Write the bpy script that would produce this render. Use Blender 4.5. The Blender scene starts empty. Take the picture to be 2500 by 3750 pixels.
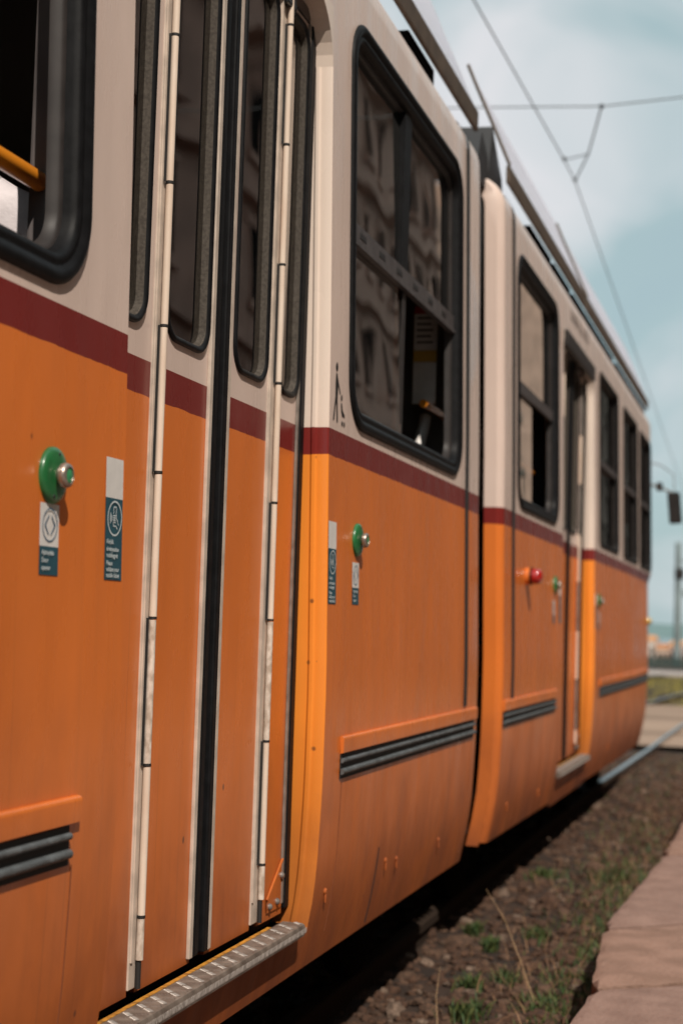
import bpy, bmesh, math, random
from mathutils import Vector, Matrix, noise as mnoise
random.seed(7)
PI = math.pi
scene = bpy.context.scene
COL = scene.collection

# ---------------------------------------------------------------- camera, sky, sun, exposure
cam_d = bpy.data.cameras.new("camera"); cam = bpy.data.objects.new("camera", cam_d); COL.objects.link(cam)
R = Matrix(((0.96360204, -0.01134478, 0.26709999),
            (0.26554663, -0.07493954, -0.96118107),
            (0.03092074, 0.99712354, -0.06919933)))
cam.matrix_world = Matrix.Translation((1.2, 0, 1.1)) @ R.to_4x4()
cam_d.sensor_fit = 'VERTICAL'; cam_d.sensor_height = 36; cam_d.sensor_width = 24
cam_d.lens = 56.64; cam_d.clip_start = 0.05; cam_d.clip_end = 9000
cam_d.dof.use_dof = True; cam_d.dof.focus_distance = 3.5; cam_d.dof.aperture_fstop = 3.2
cam_d.dof.aperture_blades = 0
scene.camera = cam

SUN_EL, SUN_AZ = math.radians(47), math.radians(148)      # azimuth clockwise from +Y
sdir = Vector((math.sin(SUN_AZ) * math.cos(SUN_EL), math.cos(SUN_AZ) * math.cos(SUN_EL), math.sin(SUN_EL)))
sl = bpy.data.lights.new("sun", 'SUN'); so = bpy.data.objects.new("sun", sl); COL.objects.link(so)
sl.energy = 4.5; sl.angle = math.radians(0.6); sl.color = (1.0, 0.91, 0.80)
so.location = (8, -6, 20); so.rotation_euler = sdir.to_track_quat('Z', 'Y').to_euler()

w = bpy.data.worlds.new("World"); scene.world = w; w.use_nodes = True
nt = w.node_tree; nt.nodes.clear()
def N(nt, t, **k):
    n = nt.nodes.new(t)
    for a, b in k.items(): setattr(n, a, b)
    return n
sky = N(nt, 'ShaderNodeTexSky', sky_type='NISHITA', sun_disc=False, sun_elevation=SUN_EL, sun_rotation=SUN_AZ)
sky.dust_density = 2.0
tc = N(nt, 'ShaderNodeTexCoord'); mp = N(nt, 'ShaderNodeMapping'); mp.inputs['Scale'].default_value = (2.2, 1.0, 3.4)
n1 = N(nt, 'ShaderNodeTexNoise'); n1.inputs['Scale'].default_value = 2.3; n1.inputs['Detail'].default_value = 4; n1.inputs['Roughness'].default_value = .47; n1.inputs['Distortion'].default_value = .5
mp.inputs['Location'].default_value = (2.33, 8.29, 3.49)
rp = N(nt, 'ShaderNodeMapRange'); rp.inputs['From Min'].default_value = .36; rp.inputs['From Max'].default_value = .68; rp.inputs['To Min'].default_value = .80; rp.inputs['To Max'].default_value = .98
mx = N(nt, 'ShaderNodeMix', data_type='RGBA'); bg = N(nt, 'ShaderNodeBackground'); ow = N(nt, 'ShaderNodeOutputWorld')
cr = N(nt, 'ShaderNodeValToRGB'); cr.color_ramp.elements[0].position = .46; cr.color_ramp.elements[0].color = (.45, .595, .615, 1)
cr.color_ramp.elements[1].position = .72; cr.color_ramp.elements[1].color = (.80, .80, .83, 1)
sc7 = N(nt, 'ShaderNodeVectorMath', operation='SCALE'); sc7.inputs['Scale'].default_value = 10.0
L = nt.links.new
L(tc.outputs['Generated'], mp.inputs[0]); L(mp.outputs[0], n1.inputs['Vector']); L(n1.outputs['Fac'], rp.inputs['Value'])
L(n1.outputs['Fac'], cr.inputs[0]); L(cr.outputs[0], sc7.inputs[0])
L(rp.outputs[0], mx.inputs['Factor']); L(sky.outputs[0], mx.inputs['A']); L(sc7.outputs[0], mx.inputs['B'])
L(mx.outputs['Result'], bg.inputs['Color']); bg.inputs['Strength'].default_value = .10; L(bg.outputs[0], ow.inputs['Surface'])
scene.view_settings.view_transform = 'Standard'; scene.view_settings.look = 'None'; scene.view_settings.gamma = 1
scene.view_settings.exposure = -0.05
scene.cycles.use_denoising = True
scene.cycles.max_bounces = 7; scene.cycles.transparent_max_bounces = 12
scene.cycles.caustics_reflective = False; scene.cycles.caustics_refractive = False

# ---------------------------------------------------------------- materials
def mat(name, col, rough=.5, metal=0, spec=.5, coat=0, nscale=0, namt=0, bump=0, bscale=60, col2=None, emit=None, stretch=None):
    m = bpy.data.materials.new(name); m.use_nodes = True; t = m.node_tree; b = t.nodes['Principled BSDF']
    b.inputs['Base Color'].default_value = (*col, 1); b.inputs['Roughness'].default_value = rough
    b.inputs['Metallic'].default_value = metal; b.inputs['Specular IOR Level'].default_value = spec
    b.inputs['Coat Weight'].default_value = coat; b.inputs['Coat Roughness'].default_value = .12
    g = N(t, 'ShaderNodeNewGeometry'); src = g.outputs['Position']
    if stretch:
        mpp = N(t, 'ShaderNodeMapping'); mpp.inputs['Scale'].default_value = stretch
        t.links.new(src, mpp.inputs[0]); src = mpp.outputs[0]
    if nscale:
        n = N(t, 'ShaderNodeTexNoise'); n.inputs['Scale'].default_value = nscale; n.inputs['Detail'].default_value = 5
        t.links.new(src, n.inputs['Vector'])
        r = N(t, 'ShaderNodeValToRGB'); c2 = col2 or tuple(c * (1 - namt) for c in col)
        r.color_ramp.elements[0].position = .36; r.color_ramp.elements[1].position = .64
        r.color_ramp.elements[0].color = (*c2, 1); r.color_ramp.elements[1].color = (*col, 1)
        t.links.new(n.outputs['Fac'], r.inputs[0]); t.links.new(r.outputs[0], b.inputs['Base Color'])
    if bump:
        n2 = N(t, 'ShaderNodeTexNoise'); n2.inputs['Scale'].default_value = bscale; n2.inputs['Detail'].default_value = 4
        t.links.new(src, n2.inputs['Vector'])
        bp = N(t, 'ShaderNodeBump'); bp.inputs['Strength'].default_value = bump; bp.inputs['Distance'].default_value = .01
        t.links.new(n2.outputs['Fac'], bp.inputs['Height']); t.links.new(bp.outputs[0], b.inputs['Normal'])
    if emit:
        b.inputs['Emission Color'].default_value = (*emit[0], 1); b.inputs['Emission Strength'].default_value = emit[1]
    return m

CREAM, MAROON, ORANGE = (.70, .55, .48), (.19, .021, .018), (.72, .185, .033)
def livery(name, drop=0.0, OR=None, CR=None):
    """painted sheet metal: orange below, maroon belt, cream above (by real height), with streaks, grime and chips"""
    m = bpy.data.materials.new(name); m.use_nodes = True; t = m.node_tree; b = t.nodes['Principled BSDF']; l = t.links.new
    g = N(t, 'ShaderNodeNewGeometry'); sx = N(t, 'ShaderNodeSeparateXYZ'); l(g.outputs['Position'], sx.inputs[0])
    def math_(op, a, b_=None, c=None):
        n = N(t, 'ShaderNodeMath', operation=op)
        for i, v in enumerate((a, b_, c)):
            if v is None: continue
            if isinstance(v, (int, float)): n.inputs[i].default_value = v
            else: l(v, n.inputs[i])
        return n.outputs[0]
    def noise_(scale, detail, sc, rough=.5):
        mp_ = N(t, 'ShaderNodeMapping'); mp_.inputs['Scale'].default_value = sc; l(g.outputs['Position'], mp_.inputs[0])
        n = N(t, 'ShaderNodeTexNoise'); n.inputs['Scale'].default_value = scale; n.inputs['Detail'].default_value = detail; n.inputs['Roughness'].default_value = rough
        l(mp_.outputs[0], n.inputs['Vector']); return n.outputs['Fac']
    def ramp(f, a, b_, lo=0., hi=1.):
        n = N(t, 'ShaderNodeMapRange'); l(f, n.inputs['Value'])
        for k, v in zip(('From Min', 'From Max', 'To Min', 'To Max'), (a, b_, lo, hi)): n.inputs[k].default_value = v
        return n.outputs[0]
    def mix(f, a, c, blend='MIX'):
        n = N(t, 'ShaderNodeMix', data_type='RGBA', blend_type=blend)
        if isinstance(f, (int, float)): n.inputs['Factor'].default_value = f
        else: l(f, n.inputs['Factor'])
        for k, v in (('A', a), ('B', c)):
            if isinstance(v, tuple): n.inputs[k].default_value = (*v, 1)
            else: l(v, n.inputs[k])
        return n.outputs['Result']
    wob = ramp(noise_(14, 3, (1, 1, .2)), .3, .7, -.0013, .0013)
    z = math_('ADD', sx.outputs['Z'], wob)
    isM = math_('GREATER_THAN', z, 1.556 - drop); isC = math_('GREATER_THAN', sx.outputs['Z'], 1.630 - drop)
    c = mix(isM, OR or ORANGE, MAROON); c = mix(isC, c, CR or CREAM)
    # weather fade: broad patches
    c = mix(ramp(noise_(1.6, 4, (1, 1, .6)), .35, .7, 0, .22), c, (.60, .22, .07), 'MULTIPLY') if False else c
    fade = ramp(noise_(2.2, 5, (1, 1.5, .5)), .35, .68, .90, 1.04)
    vm = N(t, 'ShaderNodeVectorMath', operation='SCALE'); l(c, vm.inputs[0]); l(fade, vm.inputs['Scale']); c = vm.outputs[0]
    # vertical dirt streaks
    st = ramp(noise_(1, 6, (1, 26, .55), .62), .54, .74, 0, .20)
    low = ramp(sx.outputs['Z'], 1.35, .35, .25, 1.0)
    c = mix(math_('MULTIPLY', st, low), c, (.16, .075, .035))
    blot = ramp(noise_(1, 7, (1, 3.2, 2.0), .62), .46, .68, 0, .55)
    c = mix(math_('MULTIPLY', blot, math_('MULTIPLY', low, low)), c, (.24, .06, .022))
    # thin run marks
    run = ramp(noise_(1, 2, (1, 95, .7), .5), .66, .72, 0, .28)
    c = mix(math_('MULTIPLY', run, ramp(sx.outputs['Z'], 1.25, .9, 0, 1)), c, (.20, .07, .03))
    # road grime near the skirt
    gr = math_('MULTIPLY', ramp(sx.outputs['Z'], .85, .10, 0, 1), ramp(noise_(4, 6, (1, 1, .6), .6), .32, .66, .42, .95))
    c = mix(gr, c, (.13, .035, .018))
    # chips and spots
    for sc_, th, cc, sp in ((9.5, .075, (.09, .035, .02), (1, 1.25, 1)), (21, .055, (.12, .05, .03), (1, 1, .8)), (4.3, .03, (.05, .03, .02), (1, 1, .7))):
        mp_ = N(t, 'ShaderNodeMapping'); mp_.inputs['Scale'].default_value = sp; l(g.outputs['Position'], mp_.inputs[0])
        v = N(t, 'ShaderNodeTexVoronoi'); v.inputs['Scale'].default_value = sc_; l(mp_.outputs[0], v.inputs['Vector'])
        sel = N(t, 'ShaderNodeSeparateColor'); l(v.outputs['Color'], sel.inputs[0])
        f = math_('MULTIPLY', ramp(v.outputs['Distance'], th, th * .55, 0, .75), math_('GREATER_THAN', sel.outputs[0], .55))
        f = math_('MULTIPLY', f, math_('LESS_THAN', sx.outputs['Z'], 1.62))
        c = mix(f, c, cc)
    # faint stains on cream
    c = mix(math_('MULTIPLY', isC, ramp(noise_(1, 5, (1, 30, 1.2), .6), .6, .78, 0, .22)), c, (.35, .22, .13))
    l(c, b.inputs['Base Color'])
    ro = math_('ADD', ramp(noise_(3.5, 5, (1, 3, .7)), .3, .7, .20, .36), math_('MULTIPLY', gr, .35)); l(ro, b.inputs['Roughness'])
    b.inputs['Specular IOR Level'].default_value = .42
    bp = N(t, 'ShaderNodeBump'); bp.inputs['Strength'].default_value = .22; bp.inputs['Distance'].default_value = .02
    l(noise_(3.2, 2, (1, 1.6, .8)), bp.inputs['Height'])
    bp2 = N(t, 'ShaderNodeBump'); bp2.inputs['Strength'].default_value = .10; bp2.inputs['Distance'].default_value = .001
    l(noise_(160, 2, (1, 1, 1)), bp2.inputs['Height']); l(bp.outputs[0], bp2.inputs['Normal']); l(bp2.outputs[0], b.inputs['Normal'])
    return m

def glass_mat(name, tint=(.62, .60, .58), refl=1.0, wav=.09):
    m = bpy.data.materials.new(name); m.use_nodes = True; t = m.node_tree; t.nodes.clear(); l = t.links.new
    o = N(t, 'ShaderNodeOutputMaterial'); tr = N(t, 'ShaderNodeBsdfTransparent'); gl = N(t, 'ShaderNodeBsdfGlossy'); mxs = N(t, 'ShaderNodeMixShader')
    tr.inputs[0].default_value = (*tint, 1); gl.inputs['Roughness'].default_value = .015; gl.inputs[0].default_value = (.96, .93, .90, 1)
    fr = N(t, 'ShaderNodeFresnel'); fr.inputs['IOR'].default_value = 1.6
    mu = N(t, 'ShaderNodeMath', operation='MULTIPLY_ADD', use_clamp=True); mu.inputs[1].default_value = 1.7 * refl; mu.inputs[2].default_value = .07
    g = N(t, 'ShaderNodeNewGeometry'); n = N(t, 'ShaderNodeTexNoise'); n.inputs['Scale'].default_value = 2.2; n.inputs['Detail'].default_value = 1
    l(g.outputs['Position'], n.inputs['Vector'])
    bp = N(t, 'ShaderNodeBump'); bp.inputs['Strength'].default_value = wav; bp.inputs['Distance'].default_value = .02; l(n.outputs['Fac'], bp.inputs['Height'])
    l(bp.outputs[0], gl.inputs['Normal'])
    l(fr.outputs[0], mu.inputs[0]); l(mu.outputs[0], mxs.inputs[0]); l(tr.outputs[0], mxs.inputs[1]); l(gl.outputs[0], mxs.inputs[2]); l(mxs.outputs[0], o.inputs[0])
    return m

M = dict(
    paint=livery("tram_paint"),
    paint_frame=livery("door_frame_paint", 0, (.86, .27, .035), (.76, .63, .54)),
    glass=glass_mat("window_glass"),
    glass_dim=glass_mat("tinted_glass", (.35, .34, .33), .42),
    rubber=mat("black_rubber", (.009, .009, .010), .52, spec=.14, nscale=30, namt=.4, bump=.04, bscale=60),
    rubber_old=mat("weathered_rubber", (.085, .072, .060), .75, spec=.15, nscale=150, col2=(.05, .042, .035), bump=.08, bscale=300),
    seal_grey=mat('taupe_rubber', (.03, .025, .02), .7, nscale=25, namt=.3),
    rubber_mat=mat("dull_rubber", (.012, .012, .012), .75),
    strip=mat("grey_rubber_strip", (.11, .12, .125), .5, nscale=18, namt=.45, bump=.4, bscale=60),
    trim=mat("off_white_trim", (.60, .50, .42), .45, nscale=20, namt=.25),
    hinge=mat("cream_hinge", (.72, .60, .50), .45, spec=.3, nscale=25, col2=(.64, .50, .40), stretch=(1, 1, .3)),
    hinge_worn=mat("worn_hinge", (.70, .60, .52), .5, nscale=70, col2=(.42, .33, .26), stretch=(1, 1, .6)),
    hinge_gap=mat("hinge_joint", (.015, .013, .012), .7),
    metal=mat("scratched_metal", (.42, .39, .36), .38, metal=.7, nscale=60, namt=.35, bump=.2, bscale=150),
    tread=mat("tread_plate_metal", (.26, .21, .175), .5, metal=.3, nscale=22, col2=(.13, .10, .08), bump=.15, bscale=200),
    treadbar=mat("tread_plate_bars", (.36, .31, .28), .45, metal=.4, nscale=80, namt=.4),
    yellow=mat("yellow_edge_paint", (.60, .27, .03), .55, nscale=60, col2=(.25, .11, .02)),
    frame=mat("dark_window_metal", (.035, .030, .029), .5, spec=.25, nscale=20, namt=.3),
    rail_dark=mat('slider_rail', (.085, .075, .075), .5, spec=.3, nscale=20, namt=.3),
    frame_grey=mat("grey_window_metal", (.25, .215, .19), .42, nscale=25, namt=.4),
    inside=mat("dark_interior", (.22, .20, .18), .8),
    lining=mat("grey_lining", (.13, .115, .115), .5, nscale=8, namt=.3),
    bar=mat("orange_handrail", (.80, .27, .02), .25, coat=.5),
    green=mat("green_enamel", (.022, .17, .05), .35, coat=.3, nscale=30, namt=.35),
    knob=mat("brushed_knob", (.50, .42, .36), .35, metal=.8, nscale=60, namt=.4),
    knob_c=mat("green_push_cap", (.04, .30, .12), .3, coat=.6),
    white=mat("sticker_white", (.74, .71, .68), .4, nscale=40, namt=.08),
    teal=mat("sticker_teal", (.022, .085, .115), .4, nscale=40, namt=.12),
    ink=mat("black_print", (.015, .014, .014), .5),
    inkblue=mat("blue_print", (.03, .10, .18), .5),
    letter=mat("white_print", (.62, .68, .70), .5),
    redlens=mat("red_lens", (.36, .012, .008), .12, coat=1),
    redpaint=mat("red_paint", (.42, .03, .02), .5),
    brownstrip=mat("weathered_fascia", (.10, .068, .045), .6, nscale=12, namt=.35),
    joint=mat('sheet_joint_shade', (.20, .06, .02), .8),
    dark=mat("underframe_black", (.006, .005, .005), .95, spec=.03),
    bellows=mat("bellows_rubber", (.02, .02, .022), .6),
    rail=mat("rail_steel", (.30, .31, .32), .28, metal=.85, nscale=20, namt=.2),
    shaded_rail=mat('rail_in_tram_shadow', (.035, .024, .018), .95, spec=.1),  # the tram's shadow put into the rail colour
    railside=mat("rust", (.11, .055, .03), .8, nscale=30, namt=.5),
    yellowpaper=mat("yellow_paper", (.60, .36, .05), .6),
    glossblack=mat("gloss_black", (.012, .012, .013), .25),
    mirror=mat("mirror_glass", (.6, .6, .6), .03, metal=1),
    steelwire=mat("wire_metal", (.11, .12, .125), .5, metal=.3),
    poletx=mat("painted_pole", (.24, .29, .29), .6, nscale=2, namt=.3),
)
def cover_mat():
    m = bpy.data.materials.new("white_fibreglass"); m.use_nodes = True; t = m.node_tree; b = t.nodes['Principled BSDF']; l = t.links.new
    b.inputs['Base Color'].default_value = (.84, .86, .95, 1); b.inputs['Roughness'].default_value = .45
    o = t.nodes['Material Output']; tr = N(t, 'ShaderNodeBsdfTranslucent'); tr.inputs[0].default_value = (.9, .9, .92, 1)
    g = N(t, 'ShaderNodeNewGeometry'); n = N(t, 'ShaderNodeTexNoise'); n.inputs['Scale'].default_value = 2; l(g.outputs['Position'], n.inputs['Vector'])
    r = N(t, 'ShaderNodeMapRange'); r.inputs['To Min'].default_value = .12; r.inputs['To Max'].default_value = .22; l(n.outputs['Fac'], r.inputs['Value'])
    ms = N(t, 'ShaderNodeMixShader'); l(r.outputs[0], ms.inputs[0]); l(b.outputs[0], ms.inputs[1]); l(tr.outputs[0], ms.inputs[2]); l(ms.outputs[0], o.inputs[0]); return m
M['cover'] = cover_mat()

# ---------------------------------------------------------------- helpers
def empty(name, loc, label=None, cat=None, group=None, kind=None):
    o = bpy.data.objects.new(name, None); COL.objects.link(o); o.location = loc; o.empty_display_size = .3
    tag(o, label, cat, group, kind); return o
def tag(o, label=None, cat=None, group=None, kind=None):
    if label: o['label'] = label
    if cat: o['category'] = cat
    if group: o['group'] = group
    if kind: o['kind'] = kind
    return o
def obj(name, bm, mats, parent=None, smooth=False, angle=35):
    """links a bmesh built in world coordinates as one mesh; under an Empty the offset is taken back"""
    me = bpy.data.meshes.new(name); bm.normal_update(); bm.to_mesh(me); bm.free()
    for m in (mats if isinstance(mats, (list, tuple)) else [mats]): me.materials.append(M[m] if isinstance(m, str) else m)
    o = bpy.data.objects.new(name, me); COL.objects.link(o)
    if parent is not None:
        o.parent = parent
        if parent.type == 'EMPTY': o.location = -parent.location
    if smooth:
        for p in me.polygons: p.use_smooth = True
    if any(p.use_smooth for p in me.polygons): me.set_sharp_from_angle(angle=math.radians(angle if smooth else 48))
    return o
def B(): return bmesh.new()
def box(bm, x0, x1, y0, y1, z0, z1, mi=0, bev=0):
    vs = [bm.verts.new((x, y, z)) for x in (x0, x1) for y in (y0, y1) for z in (z0, z1)]
    fs = [bm.faces.new([vs[i] for i in f]) for f in ((0, 1, 3, 2), (4, 6, 7, 5), (0, 4, 5, 1), (2, 3, 7, 6), (0, 2, 6, 4), (1, 5, 7, 3))]
    for f in fs: f.material_index = mi
    if bev:
        es = list({e for f in fs for e in f.edges})
        r = bmesh.ops.bevel(bm, geom=es, offset=bev, segments=2, affect='EDGES', profile=.6)
        for f in r['faces']: f.material_index = mi
    return vs
def grid(bm, ys, zs, xf, mi=0, smooth=True):
    vs = [[bm.verts.new((xf(y, z), y, z)) for z in zs] for y in ys]
    for i in range(len(ys) - 1):
        for j in range(len(zs) - 1):
            f = bm.faces.new((vs[i][j], vs[i + 1][j], vs[i + 1][j + 1], vs[i][j + 1])); f.material_index = mi; f.smooth = smooth
    return vs
def tube(bm, pts, r, seg=12, mi=0, caps=True, radii=None):
    pts = [Vector(p) for p in pts]; rings = []
    t0 = (pts[1] - pts[0]).normalized(); a = t0.orthogonal().normalized()
    for i, p in enumerate(pts):
        t = (pts[min(i + 1, len(pts) - 1)] - pts[max(i - 1, 0)]).normalized()
        a = (a - t * a.dot(t)).normalized(); b = t.cross(a); rr = radii[i] if radii else r
        rings.append([bm.verts.new(p + (a * math.cos(k * 2 * PI / seg) + b * math.sin(k * 2 * PI / seg)) * rr) for k in range(seg)])
    for i in range(len(rings) - 1):
        for k in range(seg):
            f = bm.faces.new((rings[i][k], rings[i][(k + 1) % seg], rings[i + 1][(k + 1) % seg], rings[i + 1][k])); f.smooth = True; f.material_index = mi
    if caps:
        for rg, rev in ((rings[0], True), (rings[-1], False)):
            f = bm.faces.new(list(reversed(rg)) if rev else rg); f.material_index = mi
def lathe_x(bm, c, prof_, seg=32, mi=0):
    """turned around the +X axis: prof_ = [(radius, distance out)]"""
    rings = []
    for r, h in prof_:
        if r < 1e-6: rings.append([bm.verts.new((c[0] + h, c[1], c[2]))])
        else: rings.append([bm.verts.new((c[0] + h, c[1] + r * math.cos(k * 2 * PI / seg), c[2] + r * math.sin(k * 2 * PI / seg))) for k in range(seg)])
    for a, b in zip(rings, rings[1:]):
        for k in range(seg):
            q = [a[k % len(a)], a[(k + 1) % len(a)], b[(k + 1) % len(b)], b[k % len(b)]]
            q2 = []
            for v in q:
                if v not in q2: q2.append(v)
            if len(q2) > 2:
                f = bm.faces.new(q2); f.smooth = True; f.material_index = mi
def rrect(y0, y1, z0, z1, r, n=7):
    """rounded rectangle in the y-z plane with outward normals, counter-clockwise"""
    out = []
    for cy, cz, a0 in ((y1 - r, z0 + r, -PI / 2), (y1 - r, z1 - r, 0), (y0 + r, z1 - r, PI / 2), (y0 + r, z0 + r, PI)):
        for i in range(n + 1):
            a = a0 + PI / 2 * i / n; out.append((cy + r * math.cos(a), cz + r * math.sin(a), math.cos(a), math.sin(a)))
    return out
def sweep(bm, path, prof_, xf, mi=0, mis=None):
    rows = []
    for (y, z, ny, nz) in path:
        rows.append([bm.verts.new((xf(y, z) + w_, y + u * ny, z + u * nz)) for u, w_ in prof_])
    n = len(rows)
    for i in range(n):
        a, b = rows[i], rows[(i + 1) % n]
        for j in range(len(prof_) - 1):
            f = bm.faces.new((a[j], b[j], b[j + 1], a[j + 1])); f.smooth = True; f.material_index = mis[j] if mis else mi
def panel(bm, y0, y1, z0, z1, holes, xf, mi=0, zsub=8, ysub=8):
    """sheet with rounded holes; holes = list of rrect paths"""
    zs = [z0 + (z1 - z0) * i / zsub for i in range(zsub + 1)]; ys = [y0 + (y1 - y0) * i / ysub for i in range(ysub + 1)]
    loop = [(y, z0) for y in ys] + [(y1, z) for z in zs[1:]] + [(y, z1) for y in reversed(ys[:-1])] + [(y0, z) for z in reversed(zs[1:-1])]
    es = []
    for lp in [loop] + [[(p[0], p[1]) for p in h] for h in holes]:
        vs = [bm.verts.new((0, y, z)) for y, z in lp]
        es += [bm.edges.new((vs[i], vs[(i + 1) % len(vs)])) for i in range(len(vs))]
    r = bmesh.ops.triangle_fill(bm, use_beauty=True, use_dissolve=False, edges=es, normal=(1, 0, 0))
    done = set()
    for f in [g for g in r['geom'] if isinstance(g, bmesh.types.BMFace)]:
        f.material_index = mi; f.smooth = True
        if f.normal.x < 0: f.normal_flip()
        for v in f.verts: done.add(v)
    for e in es:
        for v in e.verts: done.add(v)
    for v in done: v.co.x = xf(v.co.y, v.co.z)
def poly(bm, pts, xf, off, mi=0):
    f = bm.faces.new([bm.verts.new((xf(y, z) + off, y, z)) for y, z in pts]); f.material_index = mi
    f.normal_update()
    if f.normal.x < 0: f.normal_flip()
    return f
def text(name, s, size, y, z, x, m, parent, bold=0.0, sx=1.0):
    cu = bpy.data.curves.new(name, 'FONT'); cu.body = s; cu.size = size; cu.offset = bold; cu.resolution_u = 2
    o = bpy.data.objects.new(name, cu); COL.objects.link(o); bpy.context.view_layer.update()
    me = bpy.data.meshes.new_from_object(o.evaluated_get(bpy.context.evaluated_depsgraph_get())); bpy.data.objects.remove(o)
    mm = Matrix(((0, 0, 1, x), (sx, 0, 0, y), (0, 1, 0, z), (0, 0, 0, 1))); me.transform(mm); me.materials.clear(); me.materials.append(M[m])
    o = bpy.data.objects.new(name, me); COL.objects.link(o); o.parent = parent
    if parent.type == 'EMPTY': o.location = -parent.location
    return o
def ring(bm, cy, cz, ro, ri, x, mi=0, n=40, sy=1.0):
    a = [bm.verts.new((x, cy + ro * sy * math.cos(k * 2 * PI / n), cz + ro * math.sin(k * 2 * PI / n))) for k in range(n)]
    b = [bm.verts.new((x, cy + ri * sy * math.cos(k * 2 * PI / n), cz + ri * math.sin(k * 2 * PI / n))) for k in range(n)]
    for k in range(n):
        f = bm.faces.new((a[k], a[(k + 1) % n], b[(k + 1) % n], b[k])); f.material_index = mi
def interp(x, X, Y):
    if x <= X[0]: return Y[0]
    for i in range(len(X) - 1):
        if x <= X[i + 1]: return Y[i] + (Y[i + 1] - Y[i]) * (x - X[i]) / (X[i + 1] - X[i])
    return Y[-1]

# ---------------------------------------------------------------- ground, platform, tracks
GZ = -.285
def ground_mat():
    m = mat("soil_and_sand", (.045, .022, .012), .95, nscale=4, col2=(.018, .009, .005), bump=.6, bscale=9)
    return m
bm = B()
xs = [-900, -60, -12, -4, -2.2] + [-2 + .1 * i for i in range(33)] + [1.6, 4, 12, 60, 900]
ys = [-30, -6, 0, 2] + [3 + .1 * i for i in range(160)] + [20, 23, 27, 33, 40, 50, 62, 75]
vg = []
for y in ys:
    row = []
    for x in xs:
        z = GZ
        if 2.9 < y < 18.95 and -2.1 < x < 1.3:
            z += .028 * mnoise.noise(Vector((x * 3, y * 3, 0))) + .014 * mnoise.noise(Vector((x * 11, y * 11, 3)))
            z += .05 * max(0, (x - .2)) if x < .6 else 0
        row.append(bm.verts.new((x, y, z)))
    vg.append(row)
for i in range(len(ys) - 1):
    for j in range(len(xs) - 1):
        f = bm.faces.new((vg[i][j], vg[i][j + 1], vg[i + 1][j + 1], vg[i + 1][j])); f.smooth = True
tag(obj("ground", bm, ground_mat()), kind='structure')

bm = B()   # river far below the embankment, reaches the horizon
f = bm.faces.new([bm.verts.new(p) for p in ((-4000, 75, -6), (4000, 75, -6), (4000, 8000, -6), (-4000, 8000, -6))])
tag(obj("river_water", bm, mat("river", (.16, .22, .24), .25, nscale=.05, namt=.2, bump=.3, bscale=.5)), kind='structure')
bm = B(); f = bm.faces.new([bm.verts.new(p) for p in ((-900, 75, GZ), (900, 75, GZ), (900, 75.1, -6.2), (-900, 75.1, -6.2))])
tag(obj("embankment", bm, mat("embankment_stone", (.26, .24, .21), .9, nscale=1, namt=.3)), kind='structure')
bm = B()   # far hills
hx = [-1500 + 40 * i for i in range(76)]
prev = None
for x in hx:
    h = 16 + 14 * mnoise.noise(Vector((x * .0035, 2, 0))) + 5 * mnoise.noise(Vector((x * .013, 5, 0)))
    a = bm.verts.new((x, 2600, -6)); b = bm.verts.new((x, 2700, h)); c = bm.verts.new((x, 3000, -6))
    if prev: bm.faces.new((prev[0], a, b, prev[1])); bm.faces.new((prev[1], b, c, prev[2]))
    prev = (a, b, c)
tag(obj("hills", bm, mat("hazy_hills", (.13, .20, .20), .95, nscale=.01, namt=.2), smooth=True), kind='structure')  # distance haze put into the blue-green hill colour

# surfaces ahead of the tram: sandy path, worn grass, pale pavement
bm = B()
for (a, b_, c, d), z in (((-7, 9, 19.5, 30.5), -.222),):
    ysd = [c + (d - c) * i / 20 for i in range(21)]
    l0 = [bm.verts.new((a, y, z)) for y in ysd]; l1 = [bm.verts.new((b_, y, z)) for y in ysd]
    for i in range(20): bm.faces.new((l0[i], l1[i], l1[i + 1], l0[i + 1]))
tag(obj("path", bm, mat("sandy_path", (.34, .235, .17), .95, nscale=.9, col2=(.19, .125, .085), bump=.5, bscale=12, stretch=(.3, 1, 1))), kind='structure')
bm = B(); box(bm, -40, 30, 52.5, 58, -.26, -.19)
tag(obj("pavement", bm, mat("pale_pavement", (.42, .36, .33), .9, nscale=1.5, namt=.2)), kind='structure')

def rail_path(x0, name):
    Y = [-30, 14, 16, 18, 20.5, 23.5, 27, 31, 36.5, 45, 60]; X = [0, 0, .03, .06, .07, .10, .24, .53, .80, 1.4, 2.6]
    bm = B()
    pts = [(x0 + X[i], Y[i]) for i in range(len(Y))]
    prof_ = [(-.06, -.30, 1), (-.012, -.285, 1), (-.012, -.225, 1), (-.030, -.218, 1), (-.030, -.184, 0), (-.024, -.178, 0), (.024, -.178, 0), (.030, -.184, 0), (.030, -.218, 1), (.012, -.225, 1), (.012, -.285, 1), (.06, -.30, 1)]
    rows = [[bm.verts.new((x + p[0], y, p[1])) for p in prof_] for x, y in pts]
    for i in range(len(rows) - 1):
        for j in range(len(prof_) - 1):
            f = bm.faces.new((rows[i][j], rows[i][j + 1], rows[i + 1][j + 1], rows[i + 1][j])); f.material_index = 2 if pts[i][1] < 14 else 1 if (prof_[j][2] and not (prof_[j][1] > -.2)) else 0  # near stretch painted dark as the rail shaded by the tram
    tag(obj(name, bm, ['rail', 'railside', 'shaded_rail']), kind='structure')
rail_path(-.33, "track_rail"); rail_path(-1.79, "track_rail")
rail_path(-4.6, "track_rail"); rail_path(-6.06, "track_rail")

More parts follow.
